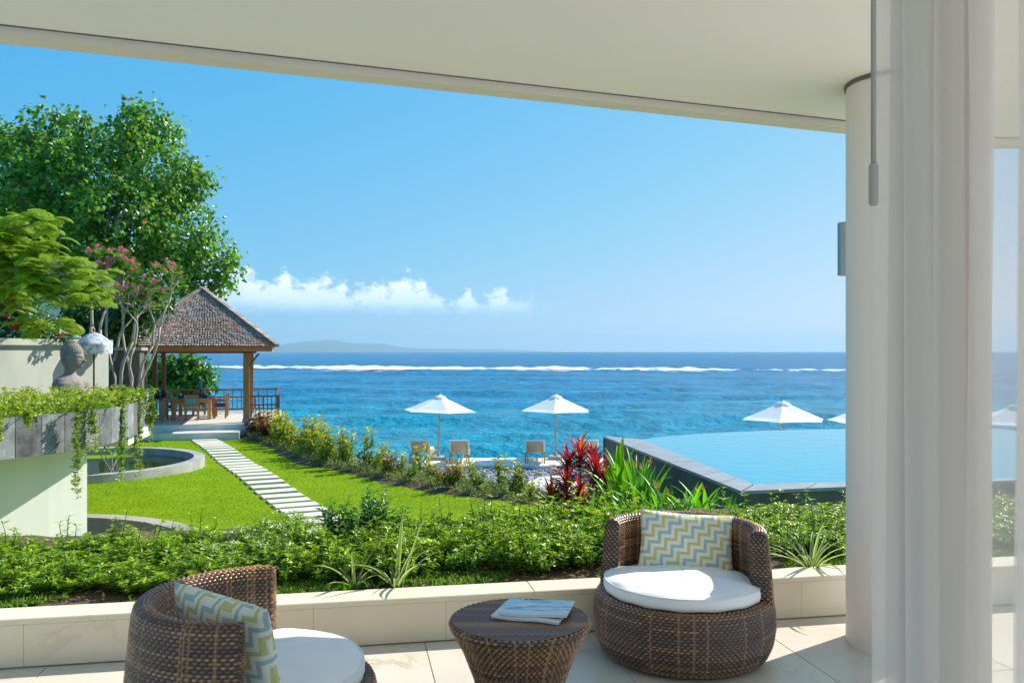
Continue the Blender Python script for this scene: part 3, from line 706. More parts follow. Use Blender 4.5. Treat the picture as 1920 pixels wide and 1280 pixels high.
make_pillow('chevron pillow standing upright against the back of the chair nearer the column', (.905, 4.435, .508), (R(-17), R(3), R(-7)), W=.49, H=.315, seed=1)
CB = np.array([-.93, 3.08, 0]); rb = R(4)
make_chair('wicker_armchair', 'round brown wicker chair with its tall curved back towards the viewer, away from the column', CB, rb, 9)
make_cushion('white round cushion on the wicker chair away from the column, mostly in shade', CB, rb, 5)
make_pillow('chevron pillow leaning sideways inside the wicker chair away from the column', (-.985, 2.945, .497), (R(12), R(2), R(-34)), W=.50, H=.36, seed=6)
# side table
TX, TY = .03, 3.26
tb_ = thing('side_table', 'round brown wicker side table tapering to its foot, between the two chairs', 'table', (TX, TY, 0))
th = np.linspace(0, 2*PI, 256, endpoint=False)
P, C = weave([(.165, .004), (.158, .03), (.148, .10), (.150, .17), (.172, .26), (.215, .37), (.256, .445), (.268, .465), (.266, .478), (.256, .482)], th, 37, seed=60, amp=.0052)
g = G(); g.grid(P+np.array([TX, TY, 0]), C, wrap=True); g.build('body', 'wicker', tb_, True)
# flat woven top: rows of strands running across
n = 88; xs = np.linspace(-.262, .262, n); P = np.zeros((n, n, 3)); C = np.zeros_like(P); rc = row_cols(n//2+2, 71, .45)
for i in range(n):
    for j in range(n):
        x, y = xs[j], xs[i]; q = math.hypot(x, y); f = min(1, .258/max(q, 1e-6))
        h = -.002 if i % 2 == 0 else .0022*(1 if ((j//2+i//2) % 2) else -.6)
        P[i, j] = (TX+x*f, TY+y*f, .482+h); C[i, j] = rc[i//2]*.5 if i % 2 == 0 else (rc[i//2]*1.3 if ((j//2+i//2) % 2) else DK*2.5)  # row edges darkened in colour as shade between the strands
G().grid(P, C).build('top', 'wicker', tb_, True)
# magazines
m = bpy.data.materials.new('magazine_cover'); M['magazine_cover'] = m; m.use_nodes = True; t = m.node_tree; bs = t.nodes['Principled BSDF']; bs.inputs['Roughness'].default_value = .25
tcx = t.nodes.new('ShaderNodeTexCoord'); mp = t.nodes.new('ShaderNodeMapping'); mp.inputs['Scale'].default_value = (4, 14, 1); t.links.new(tcx.outputs['Object'], mp.inputs[0])
ns = t.nodes.new('ShaderNodeTexNoise'); ns.inputs['Scale'].default_value = 1.6; ns.inputs['Detail'].default_value = 5; t.links.new(mp.outputs[0], ns.inputs['Vector'])
sp = t.nodes.new('ShaderNodeSeparateXYZ'); t.links.new(tcx.outputs['Object'], sp.inputs[0])
md = t.nodes.new('ShaderNodeMath'); md.operation = 'MULTIPLY_ADD'; t.links.new(sp.outputs[1], md.inputs[0]); md.inputs[1].default_value = 2.6
t.links.new(ns.outputs[0], md.inputs[2])
rp = t.nodes.new('ShaderNodeValToRGB'); e = rp.color_ramp.elements; e[0].position = .22; e[0].color = (.52, .58, .66, 1); e[1].position = .78; e[1].color = (.02, .42, .58, 1)
for p_, c_ in ((.36, (.60, .64, .70, 1)), (.46, (.13, .24, .44, 1)), (.54, (.70, .62, .62, 1)), (.62, (.45, .58, .72, 1))): q = e.new(p_); q.color = c_
t.links.new(md.outputs[0], rp.inputs[0]); t.links.new(rp.outputs[0], bs.inputs['Base Color'])
def magazine(label, c, rz, z, cover, curl):
    o = thing('magazine', label, 'magazine', (c[0], c[1], z), rz); W, H = .265, .20
    def sheet(z0, th_, cl, inset):
        n = 22; a = np.linspace(-W/2+inset, W/2-inset, n); P0 = np.zeros((2, n, 3)); top, bot = [], []
        for x in a:
            zz = z0+cl*max(0, (x/W+.1))**2*1.1+.002*math.sin(x*30)
            top.append([(x, -H/2+inset, zz+th_), (x, H/2-inset, zz+th_)]); bot.append([(x, -H/2+inset, zz), (x, H/2-inset, zz)])
        T_, B_ = np.array(top).transpose(1, 0, 2), np.array(bot).transpose(1, 0, 2)
        return T_, B_
    g = G(); T_, B_ = sheet(.001, .0075, curl, .0015); g.grid(T_); g.grid(B_[::-1]); g.grid(np.stack([B_[0], T_[0]])); g.grid(np.stack([T_[1], B_[1]])); g.add(np.array([B_[0, 0], T_[0, 0], T_[1, 0], B_[1, 0]]), [(0, 1, 2, 3)]); g.add(np.array([B_[0, -1], T_[0, -1], T_[1, -1], B_[1, -1]]), [(3, 2, 1, 0)])
    g.build('pages', 'paper', o, local=True)
    T_, B_ = sheet(.0095, .0, curl, 0); G().grid(T_).build('cover', cover, o, True, local=True)
    return o
magazine('lower magazine with pale grey pages lying on the wicker side table', (TX+.045, TY+.045), R(-17), .4855, 'paper', .0)
magazine('glossy blue covered magazine lying on top of another on the side table', (TX+.068, TY+.062), R(-13), .496, 'magazine_cover', .022)

# ================================================================== POOL
PZ = -.3
pA, pB = gp(1390, 920, PZ), gp(1131, 817, PZ); iA, iB = gp(1412, 907, PZ), gp(1202, 823, PZ)
fd = gp(1592, 912, PZ)-pA; fd /= np.linalg.norm(fd); pE = pA+fd*8.2; idr = gp(1592, 903, PZ)-iA; iE = iA+idr/np.linalg.norm(idr)*8.2
far = [iB]+[gp(x, y, PZ) for x, y in ((1245, 817.5), (1300, 813), (1360, 809.5), (1430, 806.5), (1510, 804.5), (1592, 803.2))]+[np.array([10.6, 20.35, PZ]), np.array([11.5, 20.0, PZ])]
pl = thing('swimming_pool', 'infinity pool with grey stone coping and dark raised side walls', 'pool', (pA[0], pA[1], -1.6))
def quadwall(a, b, z0, z1, th_=.06):
    d_ = nrm((b-a)*np.array([1, 1, 0])); n_ = np.array([d_[1], -d_[0], 0]); return [a+n_*-.03, b+n_*-.03, b-n_*(.03+th_), a-n_*(.03+th_)]
G().prism(quadwall(pA, pE, 0, 0, .2), -1.9, PZ-.045).build('front_wall', 'pool_wall', pl)
G().prism(quadwall(pB, pA+nrm(pB-pA)*.02, 0, 0, .2), -2.7, PZ-.0452).build('side_wall', 'pool_wall', pl)
fo = [np.array(p)+np.array([0, .04, 0]) for p in far]; fi = [np.array(p)-np.array([0, .22, 0]) for p in far]
G().prism(fo+fi[::-1], -2.7, PZ-.012).build('infinity_wall', 'pool_wall', pl)
G().prism([pB, pB+np.array([.08, -.02, 0]), iB+np.array([.02, .0, 0]), iB+np.array([0, .25, 0]), pB+np.array([.05, .3, 0])], -2.7, PZ-.05).build('back_wall', 'pool_wall', pl)
def strip(a, b, c, d, n, nm):                        # coping split into slabs between two edges
    for k in range(n):
        f0, f1 = k/n+.0015, (k+1)/n-.0015
        G().prism([a+(b-a)*f0, a+(b-a)*f1, d+(c-d)*f1, d+(c-d)*f0], PZ-.044, PZ+random.uniform(-.001, .001)).build(nm, 'coping', pl)
strip(pA, pB, iB, iA, 10, 'coping_slab'); strip(pA+fd*.02, pE, iE, iA+fd*.02, 9, 'coping_slab')
m = bpy.data.materials.new('pool_water'); M['pool_water'] = m; m.use_nodes = True; t = m.node_tree; bs = t.nodes['Principled BSDF']
bs.inputs['Specular IOR Level'].default_value = .32; bs.inputs['Base Color'].default_value = (.04, .34, .44, 1); bs.inputs['Roughness'].default_value = .04; bs.inputs['IOR'].default_value = 1.33
tcx = t.nodes.new('ShaderNodeTexCoord'); ns = t.nodes.new('ShaderNodeTexNoise'); ns.inputs['Scale'].default_value = 3.2; ns.inputs['Detail'].default_value = 5; t.links.new(tcx.outputs['Object'], ns.inputs['Vector'])
bp = t.nodes.new('ShaderNodeBump'); bp.inputs['Strength'].default_value = .09; bp.inputs['Distance'].default_value = .1; t.links.new(ns.outputs[0], bp.inputs['Height']); t.links.new(bp.outputs[0], bs.inputs['Normal'])
G().prism([iA+np.array([-.01, -.01, 0]), iE]+[far[-1]]+far[-2::-1], PZ-.5, PZ-.006).build('water', 'pool_water', pl)

# ================================================================== BEACH DECK, UMBRELLAS, LOUNGERS
DZ = -2.4
dk = struct(G().prism([(-7.6, 29.2), (3, 29.2), (8, 25.8), (26, 24.5), (26, 28.5), (9, 30), (3.4, 31.4), (-7.6, 31.4)], -4.5, DZ-.004), 'beach_deck', 'deck_stone')
um_proto = None
def make_umbrella(rot, n=6, Rr=1.36):
    t = thing('beach_umbrella', '', 'umbrella', (0, 0, 0))
    g = G(); g.tube([(0, 0, .1), (0, 0, 2.33)], .026, 10); g.build('pole', 'teak_light', t, True, local=True)
    g = G(); V = []; Fc = []; rings = [(.03, 2.30), (.28, 2.20), (.7, 2.02), (1.1, 1.855), (Rr, 1.755)]; sub = 6
    for (r, z) in rings:
        for k in range(n*sub):
            a = rot+2*PI*k/(n*sub); f = (k % sub)/sub; rad = r*math.cos(PI/n)/math.cos((f-.5)*2*PI/n)
            sag = .07*(r/Rr)*math.sin(PI*f); V.append((rad*math.cos(a), rad*math.sin(a), z-.0-sag*.35+(.035*math.sin(PI*f) if r == Rr else 0)))
    m_ = n*sub
    for i in range(len(rings)-1):
        for k in range(m_): Fc.append((i*m_+k, i*m_+(k+1) % m_, (i+1)*m_+(k+1) % m_, (i+1)*m_+k)[::-1])
    g.add(V, Fc)
    cp = g.build('canopy', 'white_canvas', t, local=True)
    V2 = []; e0_ = [V[(len(rings)-1)*m_+k] for k in range(m_)]
    g = G(); g.lathe([(.26, 2.225), (.18, 2.285), (.05, 2.335), (.028, 2.36), (.0, 2.372)], n*2, capb=False, capt=False, a0=rot); g.build('vent_cap', 'white_canvas', cp, local=True)
    for k in range(n):
        a = rot+2*PI*k/n; G().bar((.04*math.cos(a), .04*math.sin(a), 2.275), (1.34*math.cos(a), 1.34*math.sin(a), 1.745), .014, .02).build('rib', 'teak', t, local=True)
        G().bar((.04*math.cos(a), .04*math.sin(a), 1.72), (.72*math.cos(a), .72*math.sin(a), 1.985), .012, .016).build('strut', 'teak', t, local=True)
    G().lathe([(.05, 1.69), (.06, 1.70), (.06, 1.75), (.05, 1.76)], 12).build('hub', 'teak', t, local=True)
    g = G(); g.box((0, 0, .06), (.5, .5, .12), bev=.02); g.lathe([(.06, .12), (.045, .3)], 12); g.build('base', 'concrete', t, local=True)
    G().lathe([(.02, 2.37), (.028, 2.39), (.0, 2.42)], 8, capt=False).build('finial', 'teak', t, local=True)
    return t
specs = [(822, 863, 30.9, 'white beach umbrella on the deck strip, next to the pavilion', R(48)), (1041, 863, 31.0, 'white beach umbrella on the deck strip rising beside the red-leaved plant', R(24)),
         (1468, 0, 27.0, 'white beach umbrella rising behind the far edge of the pool, wholly in view', R(8)), (1637, 0, 26.2, 'white beach umbrella beyond the pool half hidden by the column', R(30)), (1905, 0, 25.6, 'white beach umbrella beyond the pool seen through the sheer curtain', R(15))]
for k, (px_, py_, D, lab, ro) in enumerate(specs):
    o = make_umbrella(ro); o['label'] = lab; o['group'] = 'white umbrellas along the beach deck'
    o.location = ((px_-960)/F*D, D, DZ)
    if k < 2: o.rotation_euler = (0, R(1.5 if k == 0 else .6), 0)
def make_lounger():
    t = thing('beach_lounger', '', 'lounger', (0, 0, 0))
    for sx in (-.33, .33):
        G().bar((sx, 0, .28), (sx, 1.9, .28), .05, .06).build('side_rail', 'teak_light', t, local=True)
    for sx in (-.33, .33):
        for sy in (.12, 1.75): G().bar((sx, sy, 0), (sx, sy, .26), .05, .05).build('leg', 'teak_light', t, local=True)
    bk = G(); 
    for sx in (-.32, .32): bk.bar((sx, .62, .3), (sx, .02, .80), .05, .045)
    bk.bar((-.345, .02, .80), (.345, .02, .80), .05, .05); bk.bar((-.34, .6, .32), (.34, .6, .32), .04, .04); b_ = bk.build('backrest', 'white_paint', t, local=True)
    g = G(); g.bar((0, .60, .315), (0, .04, .782), .6, .02); g.build('back_panel', 'lounger_weave', b_, local=True)
    g = G(); g.box((0, 1.25, .345), (.62, 1.25, .09), bev=.03); g.build('mattress', 'white_canvas', t, local=True)
    g = G(); g.bar((0, .575, .375), (0, .06, .80), .60, .07); g.build('back_cushion', 'white_canvas', t, local=True)
    for sx in (-.25, .25): G().bar((sx, .0, .02), (sx, .22, .6), .03, .03).build('prop', 'teak_light', t, local=True)
    return t
lo = make_lounger()
for k, (px_, lab) in enumerate(((786, 'beige backed beach lounger partly behind a border shrub, closest to the pavilion'), (861, 'beige backed beach lounger just beyond the umbrella pole next to the pavilion'), (1003, 'beige backed beach lounger standing clear, beside the umbrella by the red-leaved plant'), (1105, 'beach lounger mostly hidden behind the red-leaved plant'))):
    o = lo if k == 0 else dup(lo, (0, 0, 0))
    D = 29.75; o.location = ((px_-960)/F*D, D, DZ); o.rotation_euler = (0, 0, R((-1, 2, -2, 1)[k])); o['label'] = lab; o['group'] = 'loungers along the beach deck'

# ================================================================== PAVILION
PV = np.array([-9.28, 29.8, -.96]); pvz = R(15)
pv = thing('garden_pavilion', 'open wooden pavilion with brown shingle pyramid roof on a stone platform', 'pavilion', PV, pvz)
def L_(g, name, mt, par=None, smooth=False): return g.build(name, mt, par or pv, smooth, local=True)
plat = L_(G().prism([(-4.6, -.75), (1.18, -.75), (1.18, 6.0), (-4.6, 6.0)], -3.0, 0), 'platform', 'concrete_light')
L_(G().prism([(-4.6, -1.7), (-.15, -1.7), (-.15, -.752), (-4.6, -.752)], -.6, -.19), 'step', 'concrete_light', plat)
W_, D_, H_ = 3.3, 4.8, 2.42
for (x, y, s_) in ((0, 0, .20), (0, D_, .17), (-W_, 0, .15), (-W_, D_*.5, .15), (-W_, D_, .15)):
    po = L_(G().box((x, y, H_/2), (s_, s_, H_), bev=.01), 'post', 'red_wood' if x else 'teak')
    L_(G().box((x, y, .06), (s_+.06, s_+.06, .12), bev=.01), 'plinth', 'concrete', po)
for (a, b) in (((-W_-.2, 0), (.2, 0)), ((-W_-.2, D_), (.2, D_)), ((0, -.2), (0, D_+.2)), ((-W_, -.2), (-W_, D_+.2))):
    L_(G().bar((*a, H_+.06), (*b, H_+.06), .12, .16 if a[1] == b[1] else .14), 'beam', 'red_wood')
L_(G().bar((.0, 0, 1.85), (.42, -.25, 2.38), .05, .05), 'brace', 'red_wood')
EL, ER, EF, EB = -4.22, 1.02, -.85, D_+.85; EZ = 2.64; AZ = 4.72; AX = (EL+ER)/2; AF, AB = 1.75, 3.0
# roof: fascia boards, soffit, rows of shingles, hip caps
rf = L_(G().add([(EL+.1, EF+.1, EZ), (ER-.1, EF+.1, EZ), (ER-.1, EB-.1, EZ), (EL+.1, EB-.1, EZ), (AX, AF, AZ-.06), (AX, AB, AZ-.06)], [(0, 1, 4), (1, 2, 5, 4), (2, 3, 5), (3, 0, 4, 5), (3, 2, 1, 0)]), 'roof', 'dark_wood')
for (a, b) in (((EL, EF), (ER, EF)), ((ER, EF), (ER, EB)), ((ER, EB), (EL, EB)), ((EL, EB), (EL, EF))):
    a = np.array(a); b = np.array(b); cc = np.array([AX, (AF+AB)/2]); a2 = a+(cc-a)*.06; b2 = b+(cc-b)*.06
    L_(G().bar((*a2, EZ-.085), (*b2, EZ-.085), .03, .18), 'fascia_board', 'fascia_wood', rf)
def shingles(c0, c1, t0, t1, rows, seed):
    g = G(); r = np.random.default_rng(seed); c0, c1, t0, t1 = [np.array(q, float) for q in (c0, c1, t0, t1)]
    nn = nrm(np.cross(c1-c0, (t0+t1)/2-(c0+c1)/2))
    for i in range(rows):
        f0, f1 = i/rows, min(1, (i+1.25)/rows)
        a0, b0, a1, b1 = c0+(t0-c0)*f0, c1+(t1-c1)*f0, c0+(t0-c0)*f1, c1+(t1-c1)*f1
        L = np.linalg.norm(b0-a0); k = max(1, int(L/.088)); off = r.uniform(0, .5)
        for j in range(k):
            u0, u1 = (j+.15)/k, (j+.85)/k; l_ = r.uniform(-.018, .018)
            dn = nrm(a0-a1)*l_
            p = [a0+(b0-a0)*u0+dn, a0+(b0-a0)*u1+dn, a1+(b1-a1)*u1, a1+(b1-a1)*u0]
            hi = nn*(.050+r.uniform(0, .014)); lo_ = nn*.012
            v = r.uniform(.55, 1.25); C = np.array([.54, .37, .28])*v*np.exp(r.normal(0, .05, 3))
            if r.uniform() < .18: C = np.array([.52, .45, .40])*r.uniform(.8, 1.2)
            g.add([p[0]+hi, p[1]+hi, p[2]+lo_, p[3]+lo_, p[0]+nn*.012, p[1]+nn*.012], [(0, 1, 2, 3), (4, 5, 1, 0), (1, 5, 2), (0, 3, 4)], C)
    return g
for s_, q in enumerate((((EL, EF, EZ), (ER, EF, EZ), (AX, AF, AZ), (AX, AF, AZ)), ((ER, EF, EZ), (ER, EB, EZ), (AX, AF, AZ), (AX, AB, AZ)), ((ER, EB, EZ), (EL, EB, EZ), (AX, AB, AZ), (AX, AB, AZ)), ((EL, EB, EZ), (EL, EF, EZ), (AX, AB, AZ), (AX, AF, AZ)))):
    tag(L_(shingles(q[0], q[1], q[2], q[3], 27, 90+s_), 'shingles', 'shingle', rf), kind='stuff')
for a, b in (((EL, EF, EZ), (AX, AF, AZ)), ((ER, EF, EZ), (AX, AF, AZ)), ((ER, EB, EZ), (AX, AB, AZ)), ((EL, EB, EZ), (AX, AB, AZ)), ((AX, AF, AZ), (AX, AB, AZ))):
    a, b = np.array(a, float), np.array(b, float); g = G(); n = max(4, int(np.linalg.norm(b-a)/.16))
    for k in range(n):
        p, q = a+(b-a)*(k/n-.01), a+(b-a)*((k+1)/n+.02); v = random.uniform(.7, 1.2)
        g.bar(p+np.array([0, 0, .085]), q+np.array([0, 0, .055]), .19, .05, C=np.array([.48, .35, .27])*v)
    L_(g, 'hip_cap', 'shingle', rf)
def railing(a, b, n):
    a = np.array(a, float); b = np.array(b, float); nm = 'red_wood'
    L_(G().bar((*a, .90), (*b, .90), .07, .05), 'handrail', nm); L_(G().bar((*a, .60), (*b, .60), .045, .045), 'middle_rail', nm); L_(G().bar((*a, .10), (*b, .10), .045, .05), 'bottom_rail', nm)
    for k in range(n):
        p = a+(b-a)*(k+.5)/n; L_(G().bar((*p, .12), (*p, .88 if k % 2 else .60), .03, .03), 'baluster', nm)
railing((.1, 0), (1.06, 0), 7); railing((1.06, .03), (1.06, 5.7), 26); railing((-W_-.1, 5.72), (1.03, 5.72), 26)
for p in ((1.06, 0), (1.06, 5.72), (-W_-.1, 5.72)): L_(G().box((*p, .47), (.09, .09, .94), bev=.008), 'rail_post', 'red_wood')
# furniture inside, each a thing of its own
def pvw(x, y, z=0.): return tuple(np.array(Matrix.Rotation(pvz, 3, 'Z') @ Vector((x, y, z)))+PV)
def lb(t, g, n, mt, sm=False): return g.build(n, mt, t, sm, local=True)
dt = thing('dining_table', 'long golden teak dining table under the pavilion roof', 'table', pvw(-1.95, 2.1), pvz)
lb(dt, G().box((0, .55, .735), (1.35, 2.2, .05), bev=.008), 'table_top', 'teak_light')
for sx in (-.6, .6):
    for sy in (-.45, 1.55): lb(dt, G().box((sx, sy, .355), (.13, .13, .71), bev=.008), 'leg', 'teak_light')
lb(dt, G().box((0, -.42, .66), (1.1, .04, .1)), 'apron', 'teak_light'); lb(dt, G().box((0, 1.52, .66), (1.1, .04, .1)), 'apron', 'teak_light')
def dining_chair(x, y, rz, lab, back='teal_fabric', seat='white_canvas'):
    t = thing('dining_chair', lab, 'chair', pvw(x, y), pvz+rz, 'teak chairs around the dining table')
    for sx in (-.21, .21):
        lb(t, G().bar((sx, -.2, 0), (sx, -.24, .92), .045, .05), 'leg', 'teak'); lb(t, G().bar((sx, .2, 0), (sx, .2, .62), .045, .05), 'leg', 'teak')
        lb(t, G().bar((sx, -.22, .63), (sx, .23, .63), .05, .03), 'armrest', 'teak')
    lb(t, G().box((0, 0, .42), (.46, .46, .04), bev=.01), 'seat', 'teak'); lb(t, G().box((0, .01, .465), (.42, .42, .05), bev=.02), 'seat_pad', seat)
    bf = lb(t, G().bar((-.23, -.235, .88), (.23, -.235, .88), .04, .07), 'back_rail', 'teak'); lb(t, G().bar((-.2, -.225, .55), (.2, -.225, .55), .03, .05), 'back_slat', 'teak')
    lb(t, G().box((0, -.20, .70), (.36, .06, .26), bev=.025, rx=R(4)), 'back_cushion', back); lb(t, G().bar((-.21, 0, .16), (.21, 0, .16), .03, .03), 'stretcher', 'teak')
    return t
dining_chair(-1.92, 1.35, 0, 'teak chair at the near short end of the dining table with pale seat pad', 'teal_fabric')
dining_chair(-1.02, 2.2, PI/2, 'teak chair with white back cushion on the railing side of the dining table', 'white_canvas', 'blue_fabric')
dining_chair(-1.02, 3.2, PI/2, 'teak chair with blue back cushion at the far railing side of the table', 'blue_fabric', 'blue_fabric')
dining_chair(-2.86, 2.2, -PI/2, 'teak chair with blue cushions on the sideboard side of the dining table', 'blue_fabric', 'blue_fabric')
dining_chair(-1.92, 4.05, PI, 'teak chair with blue cushions at the far short end of the dining table', 'blue_fabric', 'blue_fabric')
hl = thing('candle_lantern', 'tall dark candle stand in the middle of the dining table', 'candle holder', pvw(-1.75, 2.7, .76), pvz)
lb(hl, G().lathe([(.09, 0), (.09, .02), (.02, .05), (.018, .22), (.05, .26), (.05, .28), (.022, .30), (.022, .5), (.0, .56)], 12, capt=False), 'stand', 'black_iron', True)
lb(hl, G().lathe([(.075, .28), (.085, .42), (.07, .62)], 14, capb=False, capt=False), 'shade', 'teal_fabric', True)
for k, (x, y) in enumerate(((-2.35, 2.0), (-1.55, 2.0), (-2.3, 2.9))):
    b_ = thing('blue_bowl', 'small blue bowl set out on the dining table', 'bowl', pvw(x, y, .76), 0, 'blue bowls on the dining table')
    lb(b_, G().lathe([(.06, 0), (.12, .05), (.15, .10), (.14, .10), (.10, .05), (.04, .02)], 14, capt=True), 'bowl', 'blue_fabric', True)
sb = thing('sideboard', 'weathered slatted wooden sideboard at the shaded side of the pavilion', 'sideboard', pvw(-3.0, .55), pvz)
lb(sb, G().box((0, .6, .83), (.5, 1.6, .05), bev=.006), 'top', 'dark_wood')
for k in range(9): lb(sb, G().box((.21, -.12+k*.18, .46), (.025, .12, .62)), 'slat', 'bark')
for k in range(3): lb(sb, G().box((-.14+k*.15, -.17, .46), (.11, .025, .62)), 'slat', 'bark')
for sx in (-.2, .2):
    for sy in (-.15, 1.35): lb(sb, G().box((sx, sy, .40), (.06, .06, .80)), 'leg', 'bark')
for k, (x, y, s_) in enumerate(((-2.95, .6, .8), (-3.05, 1.05, 1.0), (-2.9, 1.6, .9))):
    b_ = thing('dark_pot', 'dark glazed pot standing on the sideboard', 'pot', pvw(x, y, .856), 0, 'pots on the sideboard')
    lb(b_, G().lathe([(.07*s_, 0), (.13*s_, .06), (.14*s_, .13), (.09*s_, .2), (.10*s_, .22)], 16), 'body', 'black_iron', True)
# ================================================================== RAISED PLANTER AT THE SIDE, POND, WELL
fz0, fz1 = .41, .83
fpx = [(-140, 7.9), (-60, 8.25), (0, 8.6), (55, 8.85), (110, 9.2), (163, 9.6), (205, 10.1), (238, 10.7), (258, 11.3), (268, 11.9), (271, 12.5)]
fc = np.array([((a-960)/F*d_, d_) for a, d_ in fpx])
# resample the fascia curve
def resample(pl, step):
    pl = np.array(pl); s = np.r_[0, np.cumsum(np.linalg.norm(np.diff(pl, axis=0), axis=1))]; n = max(2, int(s[-1]/step)+1); q = np.linspace(0, s[-1], n)
    # light smoothing of the corner points
    return np.stack([np.interp(q, s, pl[:, 0]), np.interp(q, s, pl[:, 1])], 1)
fs = resample(fc, .1)
for _ in range(6): fs[1:-1] = (fs[:-2]+2*fs[1:-1]+fs[2:])/4
rpln = thing('raised_planter', 'raised garden bed with curved grey stone tile face above a cream wall', 'planter', (-5.5, 10, LZ))
nf = np.stack([np.gradient(fs, axis=0)[:, 1], -np.gradient(fs, axis=0)[:, 0]], 1); nf = nrm(nf)
back = [(-6.9, 16.2), (-7.6, 16.9), (-22, 16.9), (-22, 8), (-8, 7.2)]
inner = fs-nf*.05
core = [tuple(p) for p in inner]+back
G().prism(core, fz0+.02, fz1-.12).build('bed_slab', 'concrete', rpln)
i = 0; kt = 0
while i < len(fs)-3:
    j = min(i+3, len(fs)-1); a, b = fs[i:j+1], inner[i:j+1]+nf[i:j+1]*.012
    d0 = nrm(a[-1]-a[0])*.004
    a = a.copy(); b = b.copy(); a[0] += d0; b[0] += d0; a[-1] -= d0; b[-1] -= d0
    G().prism([tuple(p) for p in a]+[tuple(p) for p in b[::-1]], fz0, fz1).build('stone_tile', 'andesite', rpln); i = j; kt += 1
# light soffit shelf under the far end
G().prism([(-4.95, 11.0), (-5.25, 12.4), (-6.5, 12.9), (-6.4, 10.6)], fz0-.12, fz0+.018).build('soffit', 'concrete_light', rpln)
wl = [(-6.3, 7.9), (-5.95, 8.5), (-5.55, 9.12), (-5.25, 9.6), (-5.0, 10.04)]
ws = resample(wl, .15); 
G().prism([tuple(p) for p in ws]+[(-6.6, 10.9), (-7.6, 8.3)], -2.6, fz0+.015).build('wall', 'cream_wall', rpln)
# plants' earth on the bed
bs_ = G().prism([tuple(p-n_*.07) for p, n_ in zip(fs, nf)]+back, fz1-.13, fz1-.04); bs_.build('soil', 'soil', rpln)

# pond with a stone rim
pd = thing('garden_pond', 'round garden pond with stone rim and dark green water', 'pond', (PC[0], PC[1], LZ))
g = G(); g.lathe([(PR-.26, -.05), (PR-.26, .22), (PR, .22), (PR, -.1)], 128, (PC[0], PC[1], LZ), capb=False, capt=False); g.build('rim', 'concrete', pd, 'auto')
m = bpy.data.materials.new('pond_water'); M['pond_water'] = m; m.use_nodes = True; b_ = m.node_tree.nodes['Principled BSDF']; b_.inputs['Base Color'].default_value = (.02, .035, .006, 1); b_.inputs['Roughness'].default_value = .06
G().lathe([(PR-.25, .01), (PR-.25, .035)], 96, (PC[0], PC[1], LZ)).build('water', 'pond_water', pd)
# sunken light well
wt = thing('light_well', 'curved grey retaining wall of a sunken well cut into the lawn', 'retaining wall', (WC[0], WC[1], LZ-1.9))
g = G(); g.lathe([(WR-.24, -1.9), (WR-.24, .07), (WR+.06, .07), (WR+.06, -.3)], 128, (WC[0], WC[1], LZ), capb=False, capt=False); g.build('wall', 'concrete', wt, 'auto')
G().lathe([(WR, -1.92), (WR, -1.9)], 64, (WC[0], WC[1], LZ)).build('floor', 'concrete', wt)

# ================================================================== GARDEN WALL, SHED ROOF, HOUSE, STATUE, PARASOL
bz = fz1-.04
wa, wb = np.array([-8.3, 10.6, 0]), np.array([-6.95, 14.7, 0]); wdv = nrm(wb-wa); wnv = np.array([wdv[1], -wdv[0], 0])
gw = thing('garden_wall', 'pale mossy garden wall with moulded cap behind the statue', 'wall', (wa[0], wa[1], bz))
G().prism([wa, wb, wb-wnv*.2, wa-wnv*.2], bz-.1, 1.56).build('wall', 'garden_wall', gw)
G().prism([wa+wnv*.03-wdv*.02, wb+wnv*.03+wdv*.02, wb-wnv*.23+wdv*.02, wa-wnv*.23-wdv*.02], 1.5602, 1.60).build('cap_moulding', 'garden_wall', gw)
G().prism([wa+wnv*.06-wdv*.04, wb+wnv*.06+wdv*.04, wb-wnv*.26+wdv*.04, wa-wnv*.26-wdv*.04], 1.6002, 1.70).build('cap', 'garden_wall', gw)
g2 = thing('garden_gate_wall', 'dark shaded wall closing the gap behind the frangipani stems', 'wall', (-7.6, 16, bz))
G().prism([(-8.3, 15.7), (-6.98, 16.0), (-6.98, 16.2), (-8.3, 15.9)], bz-.1, 1.52).build('wall', 'pool_wall', g2)  # shade on this wall is put into its dark surface colour
G().prism([(-8.35, 15.65), (-6.93, 15.96), (-6.93, 16.24), (-8.35, 15.95)], 1.5202, 1.58).build('cap', 'concrete', g2)
# small pale roof behind the wall
sh = thing('garden_shed', 'low shed with pale sloping roof behind the garden wall', 'shed', (-9.2, 15.2, bz))
G().prism([(-10.6, 14.6), (-8.05, 14.6), (-8.05, 15.6), (-10.6, 15.6)], bz-.1, 1.72).build('wall', 'garden_wall', sh)
G().add([(-10.9, 14.4, 1.725), (-7.75, 14.4, 1.66), (-7.75, 15.8, 1.66), (-10.9, 15.8, 1.725), (-10.3, 15.1, 2.55), (-9.1, 15.1, 2.45)], [(0, 1, 5, 4), (1, 2, 5), (2, 3, 4, 5), (3, 0, 4), (3, 2, 1, 0)]).build('roof', 'roof_pale', sh)
